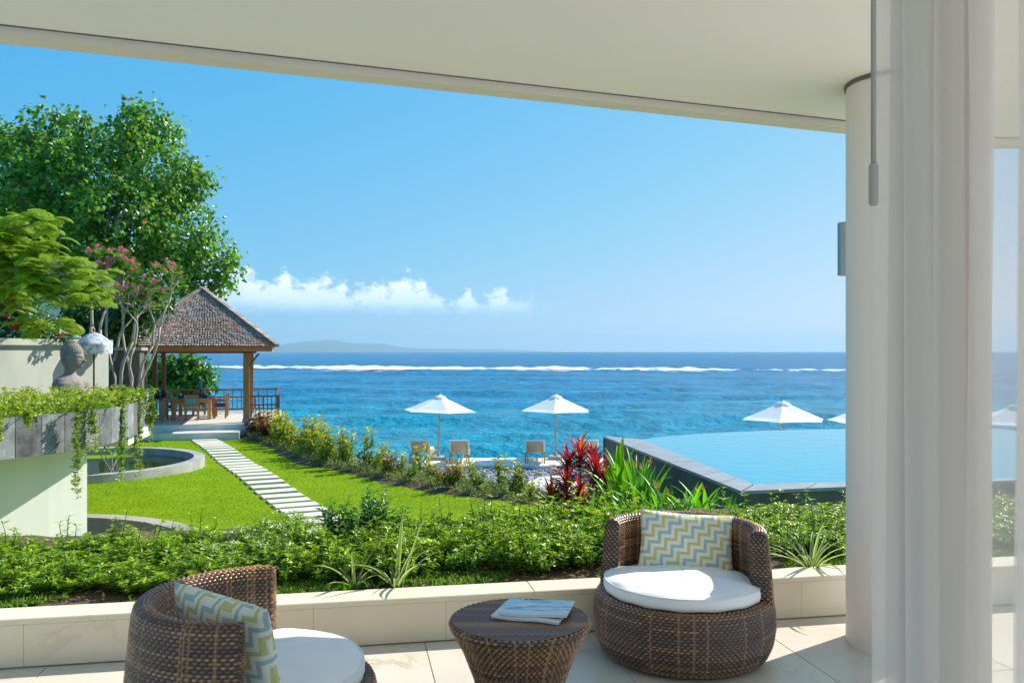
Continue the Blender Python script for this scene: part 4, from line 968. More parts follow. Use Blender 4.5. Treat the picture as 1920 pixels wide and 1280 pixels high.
# neighbouring house
hs_ = thing('house', 'pale house wall with dark sloping roof showing between the trees', 'house', (-15, 27.5, LZ))
def hp(x, y, D=27.): return at(x, y, D)
G().prism([(-17.5, 26.6), (-13.9, 27.0), (-13.9, 30), (-17.5, 30)], LZ-.3, 3.62).build('wall', 'cream_wall', hs_)
q = [hp(138, 540, 26.9), hp(146, 538, 26.9), hp(190, 650, 26.9), hp(136, 650, 26.9)]
G().add([q[0], q[1]+np.array([0, 0, .0]), q[2], q[3]]+[p+np.array([0, 3, 0]) for p in q], [(3, 2, 1, 0), (4, 5, 6, 7), (0, 1, 5, 4), (1, 2, 6, 5), (2, 3, 7, 6), (3, 0, 4, 7)]).build('roof_slope', 'roof_dark', hs_)
G().add([(-18, 26.2, 3.622), (-13.5, 26.5, 3.622), (-13.5, 30.4, 3.622), (-18, 30.4, 3.622), (-17, 28.2, 4.6), (-14.6, 28.3, 4.6)], [(0, 1, 5, 4), (1, 2, 5), (2, 3, 4, 5), (3, 0, 4), (3, 2, 1, 0)]).build('roof', 'roof_dark', hs_)
G().box(hp(115, 610, 26.75), (.8, .15, .12), R(6)).build('string_course', 'cream_wall', hs_)
for k in range(4): G().box(hp(108+k*7, 625, 26.8), (.05, .06, .42)).build('window_bar', 'white_paint', hs_)
G().box(hp(118, 625, 26.84), (.62, .05, .44), R(6)).build('window', 'black_iron', hs_)

# stone bust: head, bun, ear, neck, shoulders as one continuous lathed and sculpted surface
def bust():
    n, k = 128, 140; P = np.zeros((k, n, 3)); C = np.ones_like(P)
    # outline stations: z, half depth (face direction +x), half width (y), centre x offset
    st = [(0, .19, .30, -.02), (.10, .20, .315, -.02), (.19, .185, .30, -.025), (.245, .15, .245, -.03), (.275, .115, .16, -.03), (.30, .082, .095, -.03), (.33, .070, .074, -.026), (.37, .070, .072, -.018), (.39, .095, .093, .0),
          (.41, .115, .103, .012), (.45, .130, .113, .012), (.50, .138, .120, .008), (.56, .140, .122, .003), (.61, .138, .120, -.002), (.65, .128, .112, -.008), (.685, .108, .097, -.012), (.71, .084, .078, -.016), (.727, .066, .064, -.02), (.745, .058, .057, -.022), (.762, .038, .038, -.024), (.772, .004, .004, -.024)]
    st = np.array(st); zz = np.interp(np.linspace(0, 1, k), np.linspace(0, 1, len(st)), st[:, 0])
    zz = np.linspace(0, .772, k)
    for i, z in enumerate(zz):
        a_, b_, cx = [np.interp(z, st[:, 0], st[:, q]) for q in (1, 2, 3)]
        for j in range(n):
            t_ = 2*PI*j/n; c, s = math.cos(t_), math.sin(t_); x, y = a_*c, b_*s
            fr_ = max(0, c)**3
            if .40 < z < .60:
                nose = math.exp(-((y)/.020)**2)*(math.exp(-((z-.475)/.020)**2)*.036+math.exp(-((z-.505)/.028)**2)*.020); brow = math.exp(-((z-.545)/.012)**2)*.009*math.exp(-((abs(y)-.05)/.035)**2)
                eye = -math.exp(-((abs(y)-.046)/.022)**2)*math.exp(-((z-.522)/.012)**2)*.013; lid = math.exp(-((abs(y)-.046)/.02)**2)*math.exp(-((z-.515)/.006)**2)*.006
                lip = math.exp(-(y/.032)**2)*(math.exp(-((z-.438)/.007)**2)+math.exp(-((z-.424)/.007)**2)*.9)*.011-math.exp(-(y/.034)**2)*math.exp(-((z-.431)/.003)**2)*.008
                chin = math.exp(-(y/.03)**2)*math.exp(-((z-.402)/.012)**2)*.012
                x += fr_**.5*(nose+brow+eye+lid+lip+chin)
            if z > .575+.02*c or (c < -.1 and z > .45):        # rows of snail curls
                bu = .011*abs(math.sin(z*PI/.026))*abs(math.sin(t_*14)); x += bu*c; y += bu*s
            if .40 < z < .56:
                e_ = math.exp(-((c+.05)/.16)**2)*(math.exp(-((z-.50)/.035)**2)*.024+math.exp(-((z-.43)/.03)**2)*.018); y += math.copysign(e_, s)
            if z < .22: x += .03*math.exp(-((abs(y)-.13)/.07)**2)*max(0, c)
            P[i, j] = (x+cx, y, z)
    g = G(); g.grid(P, wrap=True); g.add(P[0], [tuple(range(n))[::-1]]); return g
bp_ = at(135, 725, 12.7); 
stt = thing('stone_bust', 'grey stone bust with curled hair among the creeping plants', 'statue', (bp_[0], bp_[1], bz), R(2))
g = bust(); g.xf(Matrix.Scale(1.12, 4) @ Matrix.Translation((0, 0, 0))); g.build('figure', 'statue_stone', stt, True, local=True)
G().box((0, 0, -.05), (.5, .75, .16), bev=.02).build('plinth', 'statue_stone', stt, local=True)
stt.location.z = bz+.03
# ceremonial parasol
mat('parasol_cloth', (.30, .36, .48), .6, col2=(.82, .82, .80), scale=13, contrast=2.2, transl=.15)
qx = at(176, 660, 14.2)
ps = thing('temple_parasol', 'white and silver ceremonial parasol with hanging fringe behind the bust', 'parasol', (qx[0], qx[1], bz))
G().tube([(0, 0, -.03), (0, 0, 1.06)], .014, 8).build('pole', 'dark_wood', ps, True, local=True)
n = 48; pr = [(.0, 1.045), (.03, 1.035), (.12, .99), (.2, .93), (.265, .865), (.285, .835)]
P = np.array([[(r*(1+.02*math.cos(12*2*PI*j/n))*math.cos(2*PI*j/n), r*math.sin(2*PI*j/n), z) for j in range(n)] for r, z in pr]); G().grid(P[::-1], wrap=True).build('canopy', 'parasol_cloth', ps, True, local=True)
P = np.array([[(.284*(1+.03*math.sin(24*2*PI*j/n)*f)*math.cos(2*PI*j/n), .284*(1+.03*math.sin(24*2*PI*j/n)*f)*math.sin(2*PI*j/n), .835-f*.16*(1+.1*math.sin(j*2.1))) for j in range(n)] for f in (0, .5, 1)]); G().grid(P[::-1], wrap=True).build('fringe', 'parasol_cloth', ps, True, local=True)
G().lathe([(.012, 1.04), (.03, 1.07), (.012, 1.10), (.0, 1.13)], 10, capt=False).build('finial', 'fascia_wood', ps, True, local=True)
# ================================================================== PLANTS
def strap(g, p, az_, el_, L, W, arch, cin, cedge, seg=8, twist=0., fold=.25, shape=None):
    """long arching leaf; arch = how far its pitch turns down over the length (radians)"""
    p = np.array(p, float); n = seg+1; q = p.copy(); V = []; C = []
    h = np.array([math.cos(az_), math.sin(az_), 0]); sd = np.array([-h[1], h[0], 0])
    for i in range(n):
        f = i/seg; e = el_-arch*f**1.4; d = h*math.cos(e)+np.array([0, 0, math.sin(e)]); up = -h*math.sin(e)+np.array([0, 0, math.cos(e)])
        w_ = W*(shape(f) if shape else (min(1, .45+f*2.2)*(1-f**2.6)))
        s2 = sd*math.cos(twist*f)+up*math.sin(twist*f)
        V += [q-s2*w_/2+up*w_*fold, q-s2*w_*.22+up*w_*fold*.4, q, q+s2*w_*.22+up*w_*fold*.4, q+s2*w_/2+up*w_*fold]
        C += [cedge, cin, cin, cin, cedge]
        q = q+d*L/seg
    i, j = np.meshgrid(np.arange(seg), np.arange(4), indexing='ij'); Fq = np.stack([i*5+j, i*5+j+1, (i+1)*5+j+1, (i+1)*5+j], -1).reshape(-1, 4)
    g.add(V, Fq, np.array(C))
def branch_leaves(g, pts, nl, L, W, base, t0=.25, droop=.2, v=.2, spread=.9, tipcol=None, h=.10):
    pts = np.array(pts); n = len(pts); f = t0+(1-t0)*np.sort(rng.uniform(0, 1, nl))**.8; f[-4:] = 1
    idx = f*(n-1); i0 = np.clip(idx.astype(int), 0, n-2); fr_ = (idx-i0)[:, None]; p = pts[i0]*(1-fr_)+pts[i0+1]*fr_; tg = nrm(pts[i0+1]-pts[i0])
    out = rvec(nl); out = nrm(out-tg*(out*tg).sum(1, keepdims=True)); D = nrm(tg*(1.1-spread*.7)+out*spread+np.array([0, 0, .15])); Nn = nrm(tg+rng.normal(0, .25, (nl, 3)))
    C = cols(base, nl, v, h)
    if tipcol is not None: k = smooth01(.7, 1, f)[:, None]; C = C*(1-k)+cols(tipcol, nl, .15, .08)*k
    g.leaves(p, D, Nn, L*rng.uniform(.65, 1.15, nl), W*rng.uniform(.75, 1.15, nl), C, droop=droop)
def curve(p, d, L, n=6, bend=None, wob=.15):
    p = np.array(p, float); d = nrm(np.array(d, float)); out = [p]
    for i in range(n):
        d = nrm(d+rng.normal(0, wob, 3)*.4+(bend if bend is not None else 0)); p = p+d*L/n; out.append(p)
    return np.array(out)
def bush(nst, H, Rb, nl, L, W, base, tip=None, up=.6, flowers=None, v=.22, droop=.2, H2=None):
    gf, gs, gfl = G(), G(), G()
    for k in range(nst):
        a = rng.uniform(0, 2*PI); r = Rb*math.sqrt(rng.uniform()); hh = H*rng.uniform(.55, 1.08)*(1-.35*(r/Rb)**2)
        if H2 and k < 3: hh = H*rng.uniform(*H2)
        p0 = np.array([math.cos(a)*r*.35, math.sin(a)*r*.35, 0]); tgt = np.array([math.cos(a)*r, math.sin(a)*r, hh]); d = tgt-p0
        c = curve(p0, d, np.linalg.norm(d), 5, np.array([0, 0, .06]), .18); gs.tube(c, np.linspace(.006, .002, len(c)), 4, caps=False)
        branch_leaves(gf, c, nl, L, W, base, .22, droop, v, tipcol=tip)
        if flowers is not None and rng.uniform() < .3:
            n = 7; gfl.leaves(np.tile(c[-1]+np.array([0, 0, .01]), (n, 1))+rng.normal(0, .012, (n, 3)), rvec(n)+np.array([0, 0, .8]), rvec(n), .022, .012, cols(flowers, n, .05, .03))
    return gf, gs, gfl
def plant(name, label, cat, parts, group=None, mats=('leaf', 'twig', 'petal')):
    t = thing(name, label, cat, (0, 0, 0), 0, group)
    for g, n, m_ in zip(parts, ('foliage', 'stems', 'flowers'), mats):
        if g.n:
            o = g.build(n, m_, t, local=True)
            if n == 'flowers': o['kind'] = 'stuff'
    return t
GRN = (.125, .275, .006); YGR = (.16, .30, .015); DGR = (.02, .085, .014)
# --- hedge in the planter bed
HL = 'leafy green hedge bush in the long bed behind the low cream wall'; HG = 'hedge bushes in the planter bed'
hv = [plant('hedge_bush', HL, 'bush', bush(58, .34, .27, 26, .058, .019, GRN, (.32, .48, .012), H2=(1.1, 1.45)), HG) for _ in range(4)]
hw = plant('hedge_bush', 'hedge bush with tiny white star flowers in the planter bed', 'bush', bush(58, .33, .27, 26, .055, .018, (.125, .285, .008), (.30, .46, .015), flowers=(.85, .87, .85)), 'hedge bushes with white flowers')
hd = plant('hedge_bush', 'taller dark green upright bush rising out of the hedge before the stepping stones', 'bush', bush(34, .50, .24, 30, .072, .022, (.04, .15, .012), (.12, .28, .02), H2=(1.0, 1.2)), 'tall dark bushes in the hedge')
hy = plant('hedge_bush', 'low bush with yellow tipped shoots standing at the rear of the hedge', 'bush', bush(26, .44, .18, 24, .06, .02, (.09, .21, .015), (.38, .36, .02)), 'yellow tipped bushes in the hedge')
used = set()
def put(o, loc, rz, sc, **k):
    if o.name not in used: used.add(o.name); o.location = loc; o.rotation_euler = (0, 0, rz); o.scale = (sc, sc, sc) if np.isscalar(sc) else sc; return o
    return dup(o, loc, rz, sc, **k)
u_ = -4.6
while u_ < 5.6:
    for row, v_ in enumerate((.56, .86, 1.2)):
        uu = u_+rng.uniform(-.06, .06)+row*.13; p = uv(uu, v_+rng.uniform(-.06, .06)); p[2] = .20
        src = hv[rng.integers(0, 4)]
        if row > 0 and -1.75 < uu < -1.0: src = hw
        if row == 2 and (-.4 > uu > -.95): src = hd
        if row == 2 and -1.05 < uu < -.1 and rng.uniform() < .3: src = hy
        if row == 2 and .1 < uu < 1.6: src = hv[rng.integers(0, 4)] if rng.uniform() < .7 else hd
        s_ = rng.uniform(.85, 1.12)*(1.0 if row else .9)
        s_ *= .56 if uu < -1.3 else (.60 if uu > 1.2 else .74)
        o = put(src, p, rng.uniform(0, 6.28), (max(s_, .68)*1.2, max(s_, .68)*1.2, s_))
        if src in hv:
            o['label'] = ('leafy green hedge bush in the front row beside the low cream wall', 'leafy green hedge bush in the middle row of the planter bed', 'leafy green hedge bush in the rear row on the lawn side of the planter')[row]
            o['group'] = ('front row of hedge bushes', 'middle row of hedge bushes', 'rear row of hedge bushes')[row]
    u_ += .26
# --- striped lilies on the ledge side
def lily(n, Lr, seed):
    g = G()
    for k in range(n):
        a = 2*PI*k/n+rng.uniform(-.3, .3); e = rng.uniform(.55, 1.35)
        strap(g, (.015*math.cos(a), .015*math.sin(a), 0), a, e, rng.uniform(*Lr), rng.uniform(.016, .026), rng.uniform(.4, 1.5), np.array([.17, .30, .06])*rng.uniform(.8, 1.2), np.array([.66, .68, .46]), 9, fold=.3)
    return g
for (x, y, n, Lr, sc, lab) in ((662, 1096, 15, (.18, .30), 1, 'cream striped strap leaf plant in the bed next to another like it'), (742, 1094, 11, (.2, .36), 1.05, 'cream striped plant with two tall upright leaves beside the smaller striped plant'), (1527, 1062, 19, (.2, .36), 1.1, 'cream striped strap leaf plant by the round column')):
    p = gp(x, y, .235); t = thing('striped_lily', lab, 'plant', (p[0], p[1]+.05, .20)); g = lily(n, Lr, 1)
    if x == 742:
        strap(g, (0, 0, 0), R(70), 1.42, .40, .03, .1, np.array([.2, .36, .06]), np.array([.66, .68, .46]), 9); strap(g, (.03, 0, 0), R(20), 1.3, .42, .03, .15, np.array([.2, .36, .06]), np.array([.66, .68, .46]), 9)
    g.build('leaves', 'leaf_matte', t, True, local=True); t.scale = (sc,)*3
# --- weeds and litter on the soil
g = G(); n = 4600; uu = rng.uniform(-5, 6, n); vv = WD+.02+np.abs(rng.normal(0, .22, n)); cl_ = np.array([mnoise.noise(Vector((a*1.7, b*3, 9))) for a, b in zip(uu, vv)])
k = (cl_ > -.05) & (vv < .9) & (vv > WD+.05); uu, vv = uu[k], vv[k]; n = len(uu)
P0 = np.array([uv(a, b, .215) for a, b in zip(uu, vv)]); P0 = np.repeat(P0, 6, 0)+rng.normal(0, .008, (n*6, 3))*np.array([1, 1, .3])
D = rvec(n*6); D[:, 2] = np.abs(D[:, 2])+.25; g.leaves(P0, D, rvec(n*6)+np.array([0, 0, 1]), rng.uniform(.018, .05, n*6), rng.uniform(.006, .014, n*6), cols((.13, .28, .02), n*6, .25, .12))
tag(g.build('weeds', 'leaf_matte'), 'low weeds creeping over the planter soil', 'weeds', kind='stuff')
g = G(); n = 900; P0 = np.array([uv(a, b, .232) for a, b in zip(rng.uniform(-5, 6, n), rng.uniform(WD+.03, 1.1, n))]); D = rvec(n)*np.array([1, 1, .25])
g.leaves(P0, D, np.tile([0, 0, 1.], (n, 1))+rng.normal(0, .3, (n, 3)), rng.uniform(.02, .045, n), rng.uniform(.008, .016, n), cols((.36, .22, .11), n, .35, .1))
tag(g.build('leaf_litter', 'leaf_matte'), 'dry fallen leaves scattered on the planter soil', 'litter', kind='stuff')

# --- flower border along the lawn
BLb = 'young yellow green shrub in the curving border along the lawn'; BG = 'young shrubs along the lawn border'
bv = [plant('border_shrub', BLb, 'shrub', bush(8, .80, .18, 24, .125, .046, (.18, .28, .02), (.46, .45, .04), v=.25, droop=.1), BG) for _ in range(4)]
bred = plant('border_shrub', 'young border shrub with reddish tinged leaves along the lawn', 'shrub', bush(9, .55, .2, 22, .12, .05, (.15, .17, .02), (.40, .20, .03), v=.3), 'red tinged shrubs along the lawn border')
bmar = plant('border_shrub', 'dark maroon leaved plant at the pavilion end of the border', 'shrub', bush(11, .62, .26, 20, .22, .05, (.12, .03, .03), (.24, .06, .045), v=.3, droop=.3), 'maroon plants by the pavilion')
def bpos(xb, q): 
    sl = (Yb(xb+.2)-Yb(xb-.2))/.4; nn = np.array([-sl, 1])/math.hypot(sl, 1); p = np.array([xb, Yb(xb)])+nn*q; return np.array([p[0], p[1], LZ-.02])
s_ = np.cumsum(np.r_[0, np.hypot(np.diff(np.linspace(-9.3, 2.3, 400)), np.diff(Yb(np.linspace(-9.3, 2.3, 400))))]); xsb = np.linspace(-9.3, 2.3, 400)
q = 0.
while q < s_[-1]:
    for row in range(2):
        xb = np.interp(q+rng.uniform(-.12, .12)+row*.2, s_, xsb); p = bpos(xb, (.5, 1.0)[row]+rng.uniform(-.15, .15))
        src = bv[rng.integers(0, 4)] if rng.uniform() > .1 else bred
        if xb < -8.2: src = bmar if row == 0 and rng.uniform() < .75 else src
        f = q/s_[-1]; sc = rng.uniform(.72, 1.28)*(1.12 if f < .55 else .95)
        if row == 1: p[2] -= .08
        o = put(src, p, rng.uniform(0, 6.28), sc)
        if src in bv:
            o['label'] = ('young yellow green shrub in the border row next to the lawn', 'young yellow green shrub in the border row next to the gravel')[row]
            o['group'] = ('border shrubs next to the lawn', 'border shrubs next to the gravel')[row]
    q += .5 if q < 9 else .74
# low silvery cover plants between the shrubs
g = G(); n = 5200; q = rng.uniform(0, s_[-1], n); xb = np.interp(q, s_, xsb); off = rng.uniform(.18, 1.35, n)
P0 = np.array([bpos(a, b) for a, b in zip(xb, off)])+np.array([0, 0, .05]); P0 = np.repeat(P0, 5, 0)+rng.normal(0, .03, (n*5, 3))*np.array([1, 1, .6]); P0[:, 2] += np.abs(rng.normal(0, .06, n*5))
D = rvec(n*5); D[:, 2] = np.abs(D[:, 2])+.2; g.leaves(P0, D, rvec(n*5)+np.array([0, 0, 1]), rng.uniform(.04, .09, n*5), rng.uniform(.014, .03, n*5), cols((.20, .27, .07), n*5, .3, .12))
tag(g.build('ground_cover', 'leaf_matte'), 'low pale green cover plants on the soil of the border', 'ground cover', kind='stuff')

# --- red cordyline clump and heliconias beside the pool wall
def cordyline(canes):
    g, gs = G(), G()
    for (x, y, h, red) in canes:
        gs.tube([(x*.5, y*.5, 0), (x*.8, y*.8, h*.6), (x, y, h)], [.016, .013, .012], 6)
        n = 42
        for k in range(n):
            f = k/n; a = k*2.4+rng.uniform(-.2, .2); e = .25+1.15*f+rng.uniform(-.15, .15)
            cr = np.array([.40, .02, .045]) if f > 1-red*.42 else np.array([.085, .016, .022]); cr = cr*rng.uniform(.6, 1.25); 
            if rng.uniform() < .15: cr = np.array([.55, .14, .02])
            if rng.uniform() < .12 and f < .5: cr = np.array([.10, .11, .03])
            strap(g, (x, y, h-.32*(1-f)), a, e, rng.uniform(.32, .50), rng.uniform(.038, .060), rng.uniform(.4, 1.2), cr, cr*1.25+np.array([.05, .0, .01]), 7, fold=.3, shape=lambda q: math.sin(PI*min(1, .12+q*.88))**.7)
    return g, gs
cc = [((0, 0, 1.15, .8), (.22, .12, 1.0, .5), (-.2, .15, .95, .5)), ((0, 0, .8, .3), (.2, -.1, .62, .2), (-.22, 0, .55, .1)), ((0, 0, .95, .9), (.18, .1, .75, .6))]
cl3 = (('tall maroon cordyline with bright red upper leaves beside the pool wall', 1088, 14.6), ('low dark maroon cordyline at the foot of the taller red one', 1062, 13.4), ('crimson cordyline next to the corner of the pool wall', 1118, 14.0))
for k, (lab, px_, D) in enumerate(cl3):
    t = thing('red_cordyline', lab, 'plant', ((px_-960)/F*D, D, LZ-.04)); g, gs = cordyline(cc[k]); g.build('leaves', 'leaf', t, True, local=True); gs.build('canes', 'bark', t, local=True)
def heliconia(n, H):
    g, gs, gf = G(), G(), G()
    for k in range(n):
        a = rng.uniform(0, 2*PI); r = .2*math.sqrt(rng.uniform()); h = H*rng.uniform(.7, 1.1); x, y = r*math.cos(a), r*math.sin(a); lx_, ly_ = x*1.35, y*1.35
        gs.tube([(x*.6, y*.6, 0), (x, y, h*.4), (lx_, ly_, h*.62)], [.010, .008, .005], 5)
        m_ = rng.integers(3, 6)
        for j in range(m_):
            f = .28+.40*j/m_; cb = np.array([.11, .30, .012])*rng.uniform(.6, 1.6); e = rng.uniform(.95, 1.4)
            strap(g, (x+(lx_-x)*f, y+(ly_-y)*f, h*f), a+rng.normal(0, 1.5), e, h*rng.uniform(.40, .60), rng.uniform(.055, .085), rng.uniform(.1, 1.0), cb, cb*1.1, 7, fold=.22, shape=lambda q: (math.sin(PI*min(1, .06+q*.94))**.8))
        if rng.uniform() < .25:
            gs.tube([(lx_, ly_, h*.6), (lx_*1.1, ly_*1.1, h*.92)], .004, 4)
            for j in range(4): strap(gf, (lx_*1.1, ly_*1.1, h*.88+j*.02), a+j*2.2, .9, .09, .022, -.4, np.array([.75, .26, .08])*rng.uniform(.8, 1.2), np.array([.80, .35, .22]), 4)
    return g, gs, gf
hl_ = (('leafy heliconia clump against the pool wall beside the red cordyline', 1150, 13.2, 1.28), ('heliconia clump with orange flowers halfway along the pool side wall', 1205, 12.2, 1.18), ('heliconia clump with tall upright leaves nearing the pool corner', 1265, 11.1, 1.14), ('heliconia clump at the very corner of the pool wall', 1322, 10.6, 1.04), ('low heliconia in front of the crimson cordyline', 1112, 11.8, .8), ('low heliconia clump between the hedge and the pool side wall', 1180, 11.0, .86))
for lab, px_, D, H in hl_:
    t = thing('heliconia', lab, 'plant', ((px_-960)/F*D, D, LZ-.04)); g, gs, gf = heliconia(11, H*1.12); g.build('leaves', 'leaf', t, True, local=True); gs.build('stems', 'twig', t, local=True)
    if gf.n: gf.build('flowers', 'petal', t, local=True)['kind'] = 'stuff'

# --- creepers on the raised planter
g = G(); gs = G(); n = 1500
fi_ = fs-nf*.1
for k in range(n):
    i = rng.integers(4, len(fs)); dep = abs(rng.normal(0, 1.1)) if rng.uniform() < .75 else rng.uniform(0, 4)
    p = np.array([*(fi_[i]-nf[i]*dep), fz1-.05])
    if p[0] < -7.6 or (p[1] > 16.5): continue
    hh = rng.uniform(.06, .19)
    c = curve(p, np.array([rng.normal(0, .6), rng.normal(0, .6), 1.0]), hh*1.5, 5, np.array([nf[i][0]*.05, nf[i][1]*.05, -.06]), .5)
    branch_leaves(g, c, 15, .062, .024, (.21, .32, .018), .1, .15, .3, tipcol=(.36, .44, .03), spread=1.0)
    if k % 3 == 0: gs.tube(c, .002, 3, caps=False)
tag(g.build('creeper_foliage', 'leaf_matte'), 'yellow green creeper spreading over the raised planter bed', 'creeper', kind='stuff')
def vine(px_, ytop, ybot, D, nst, lab, wid=10):
    p0 = at(px_, ytop, D); L = (ybot-ytop)/F*D; t = thing('hanging_vine', lab, 'vine', tuple(p0), 0, None); g, gs = G(), G()
    for k in range(nst):
        Lk = L*rng.uniform(.5, 1.0) if k else L; x0 = rng.uniform(-wid, wid)/F*D
        pts = [(x0*.6-.12, .25, .03), (x0*.8-.02, .08, .07)]
        for j in range(12): f = j/11; pts.append((x0+.02*math.sin(j*.9+k)+.015*f*rng.normal(), -.10+.02*math.sin(j*1.3+k*2), .03-Lk*f))
        pts = np.array(pts); gs.tube(pts, .0022, 4, caps=False); branch_leaves(g, pts, int(40+90*Lk), .062, .030, (.20, .32, .02), .02, .3, .28, tipcol=(.34, .44, .04), spread=1.1)
    g.build('leaves', 'leaf_matte', t, local=True); gs.build('stems', 'twig', t, local=True)
vine(148, 762, 935, 9.35, 3, 'longest leafy vine hanging down before the cream wall edge', 8)
vine(180, 757, 850, 9.7, 3, 'vine hanging over the stone tiles next to the longest vine', 9)
vine(236, 748, 905, 10.6, 4, 'vine trailing down into the pond from the stone planter', 8)
vine(264, 742, 895, 11.5, 6, 'dense curtain of vine at the far end of the stone planter', 11)
vine(285, 738, 830, 12.4, 5, 'short bushy vine rounding the end of the stone planter towards the sideboard', 8)
vine(62, 775, 800, 8.75, 2, 'short vine tuft spilling over the stone tiles near the pale wall shadow', 8)
vine(10, 782, 835, 8.5, 2, 'sparse vine tendrils on the stone tiles away from the cream wall edge', 10)
# water plants in the pond
for k, (px_, y0, lab) in enumerate(((178, 900, 'pink tipped water plant at the pond edge nearest the cream wall'), (195, 893, 'slim stemmed water plant standing in the pond'))):
    p = gp(px_, y0, LZ+.1); t = thing('water_plant', lab, 'plant', (p[0], p[1]+.5, LZ+.03)); g, gs = G(), G()
    for j in range(3):
        c = curve((0, 0, 0), (rng.normal(0, .3), rng.normal(0, .3), 1), .62+.2*j*.3, 6, wob=.25); gs.tube(c, .012, 5)
        for q in range(6): strap(g, c[-1], q*1.05, rng.uniform(.3, .9), .32, .06, .9, np.array([.14, .30, .03]), np.array([.16, .33, .03]), 5)
    g.build('leaves', 'leaf_matte', t, True, local=True); gs.build('stems', 'pale_bark', t, local=True)

# --- trees
def limb_tree(gt, p, tgt, r0, depth, ends, sag=.0):
    p = np.array(p, float); tgt = np.array(tgt, float); L = np.linalg.norm(tgt-p); n = 6
    c = [p+(tgt-p)*i/n+np.array([0, 0, L*.10*math.sin(PI*i/n)])+rng.normal(0, L*.025, 3)*(0 < i < n) for i in range(n+1)]
    gt.tube(c, np.linspace(r0, r0*.45, n+1), 7); ends.append((c[-1], r0*.45)); return c
def crown_tree(name, label, base, lumps, nleaf, L, W, colr, tipc, D0, trunkr=.3, group=None, dens_in=.35, droop=.35, autumn=0., facebias=.6, bark='bark', fork=.42):
    """lumps: (px, py, radius px, depth offset)"""
    t = thing(name, label, 'tree', tuple(base)); gt, gc = G(), G(); base = np.array(base, float)
    cs_ = [(at(x, y, D0+dz), r/F*(D0+dz)) for x, y, r, dz in lumps]; cen = np.mean([c for c, r in cs_], 0)
    fk = base+(cen-base)*fork+np.array([0, 0, 0.]); fk[0] = base[0]+(cen[0]-base[0])*.45
    c = [base+(fk-base)*i/6+rng.normal(0, .05, 3)*(i > 0) for i in range(7)]; gt.tube(c, np.linspace(trunkr, trunkr*.7, 7), 10); ends = []
    for cc_, rr in cs_:
        lc = limb_tree(gt, fk if rng.uniform() < .6 else c[-2], cc_, trunkr*.42, 1, ends)
        for q in range(7):
            d = rvec(1)[0]; limb_tree(gt, lc[rng.integers(3, 7)], cc_+d*rr*rng.uniform(.55, .95), trunkr*.10, 2, [])
    tot = sum(r**2 for _, r in cs_)
    for cc_, rr in cs_:
        n = int(nleaf*rr**2/tot); nt_ = max(6, int(n/13)); dr_ = rvec(nt_); rad = rr*(rng.uniform(dens_in, 1, nt_)**.55); ctr_ = cc_+dr_*rad[:, None]*np.array([1, 1, .92])
        k = 13; P = np.repeat(ctr_, k, 0)+rng.normal(0, L*.95, (nt_*k, 3)); o_ = np.repeat(dr_, k, 0)
        D = nrm(rvec(nt_*k)*.9+o_*.35+np.array([0, 0, -.45])); Nn = nrm(o_*.7+np.array([sv.x, sv.y, sv.z])*facebias+np.array([0, -.3, .3])+rng.normal(0, .45, (nt_*k, 3)))
        C = cols(colr, nt_*k, .28, .10); f = np.repeat((rng.uniform(size=nt_) < .3), k)[:, None]; C = np.where(f, C*.35+cols(tipc, nt_*k, .2, .08)*.65, C)
        if autumn: m_ = rng.uniform(size=nt_*k) < autumn; C[m_] = np.array([.55, .26, .03])
        gc.leaves(P, D, Nn, L*rng.uniform(.65, 1.2, nt_*k), W*rng.uniform(.7, 1.2, nt_*k), C, fold=.12, droop=droop, mid=.38)
    gt.build('trunk', bark, t, True); gc.build('crown', 'leaf', t); return t
big = [(-60, 330, 120, 1), (20, 300, 70, 0), (95, 255, 55, 0), (150, 262, 52, 1), (60, 380, 110, -1), (150, 350, 90, -1), (230, 270, 45, 0), (270, 235, 48, 0), (300, 255, 36, .5), (290, 330, 70, -1), (345, 345, 50, 0), (375, 335, 22, 0), (235, 420, 95, -2), (330, 440, 70, -1), (385, 480, 50, 0), (425, 495, 22, 0), (120, 470, 110, -1), (290, 520, 70, -1), (380, 535, 30, 0), (190, 545, 80, 0), (30, 480, 110, 1), (425, 528, 12, 0)]
crown_tree('broadleaf_tree', 'big glossy broadleaf tree towering behind the pavilion', (-17.8, 35.5, LZ-.1), big, 29000, .24, .20, (.10, .26, .022), (.25, .42, .035), 35, .34, autumn=.01, dens_in=.55)
sm_ = [(330, 690, 22, 0), (360, 685, 24, 0), (380, 700, 18, 0), (345, 715, 26, 0), (318, 712, 20, 0), (300, 690, 26, 0), (385, 722, 14, 0), (275, 700, 28, 1), (250, 690, 30, 1), (365, 735, 20, 0)]
crown_tree('seaside_tree', 'small bright leaved tree on the shore seen through the pavilion posts', (-15.6, 39.5, -2.0), sm_, 3600, .26, .2, (.06, .2, .02), (.14, .32, .03), 39, .1, autumn=.01)
low = [(160, 590, 40, 0), (215, 610, 45, 0), (185, 640, 40, 0), (245, 580, 40, 0), (280, 560, 34, 0)]
crown_tree('dark_shrub_tree', 'dark green leafy shrub between the house and the pavilion roof', (-13.2, 27.2, LZ), low, 3600, .2, .13, (.03, .10, .016), (.07, .17, .02), 26.5, .1)
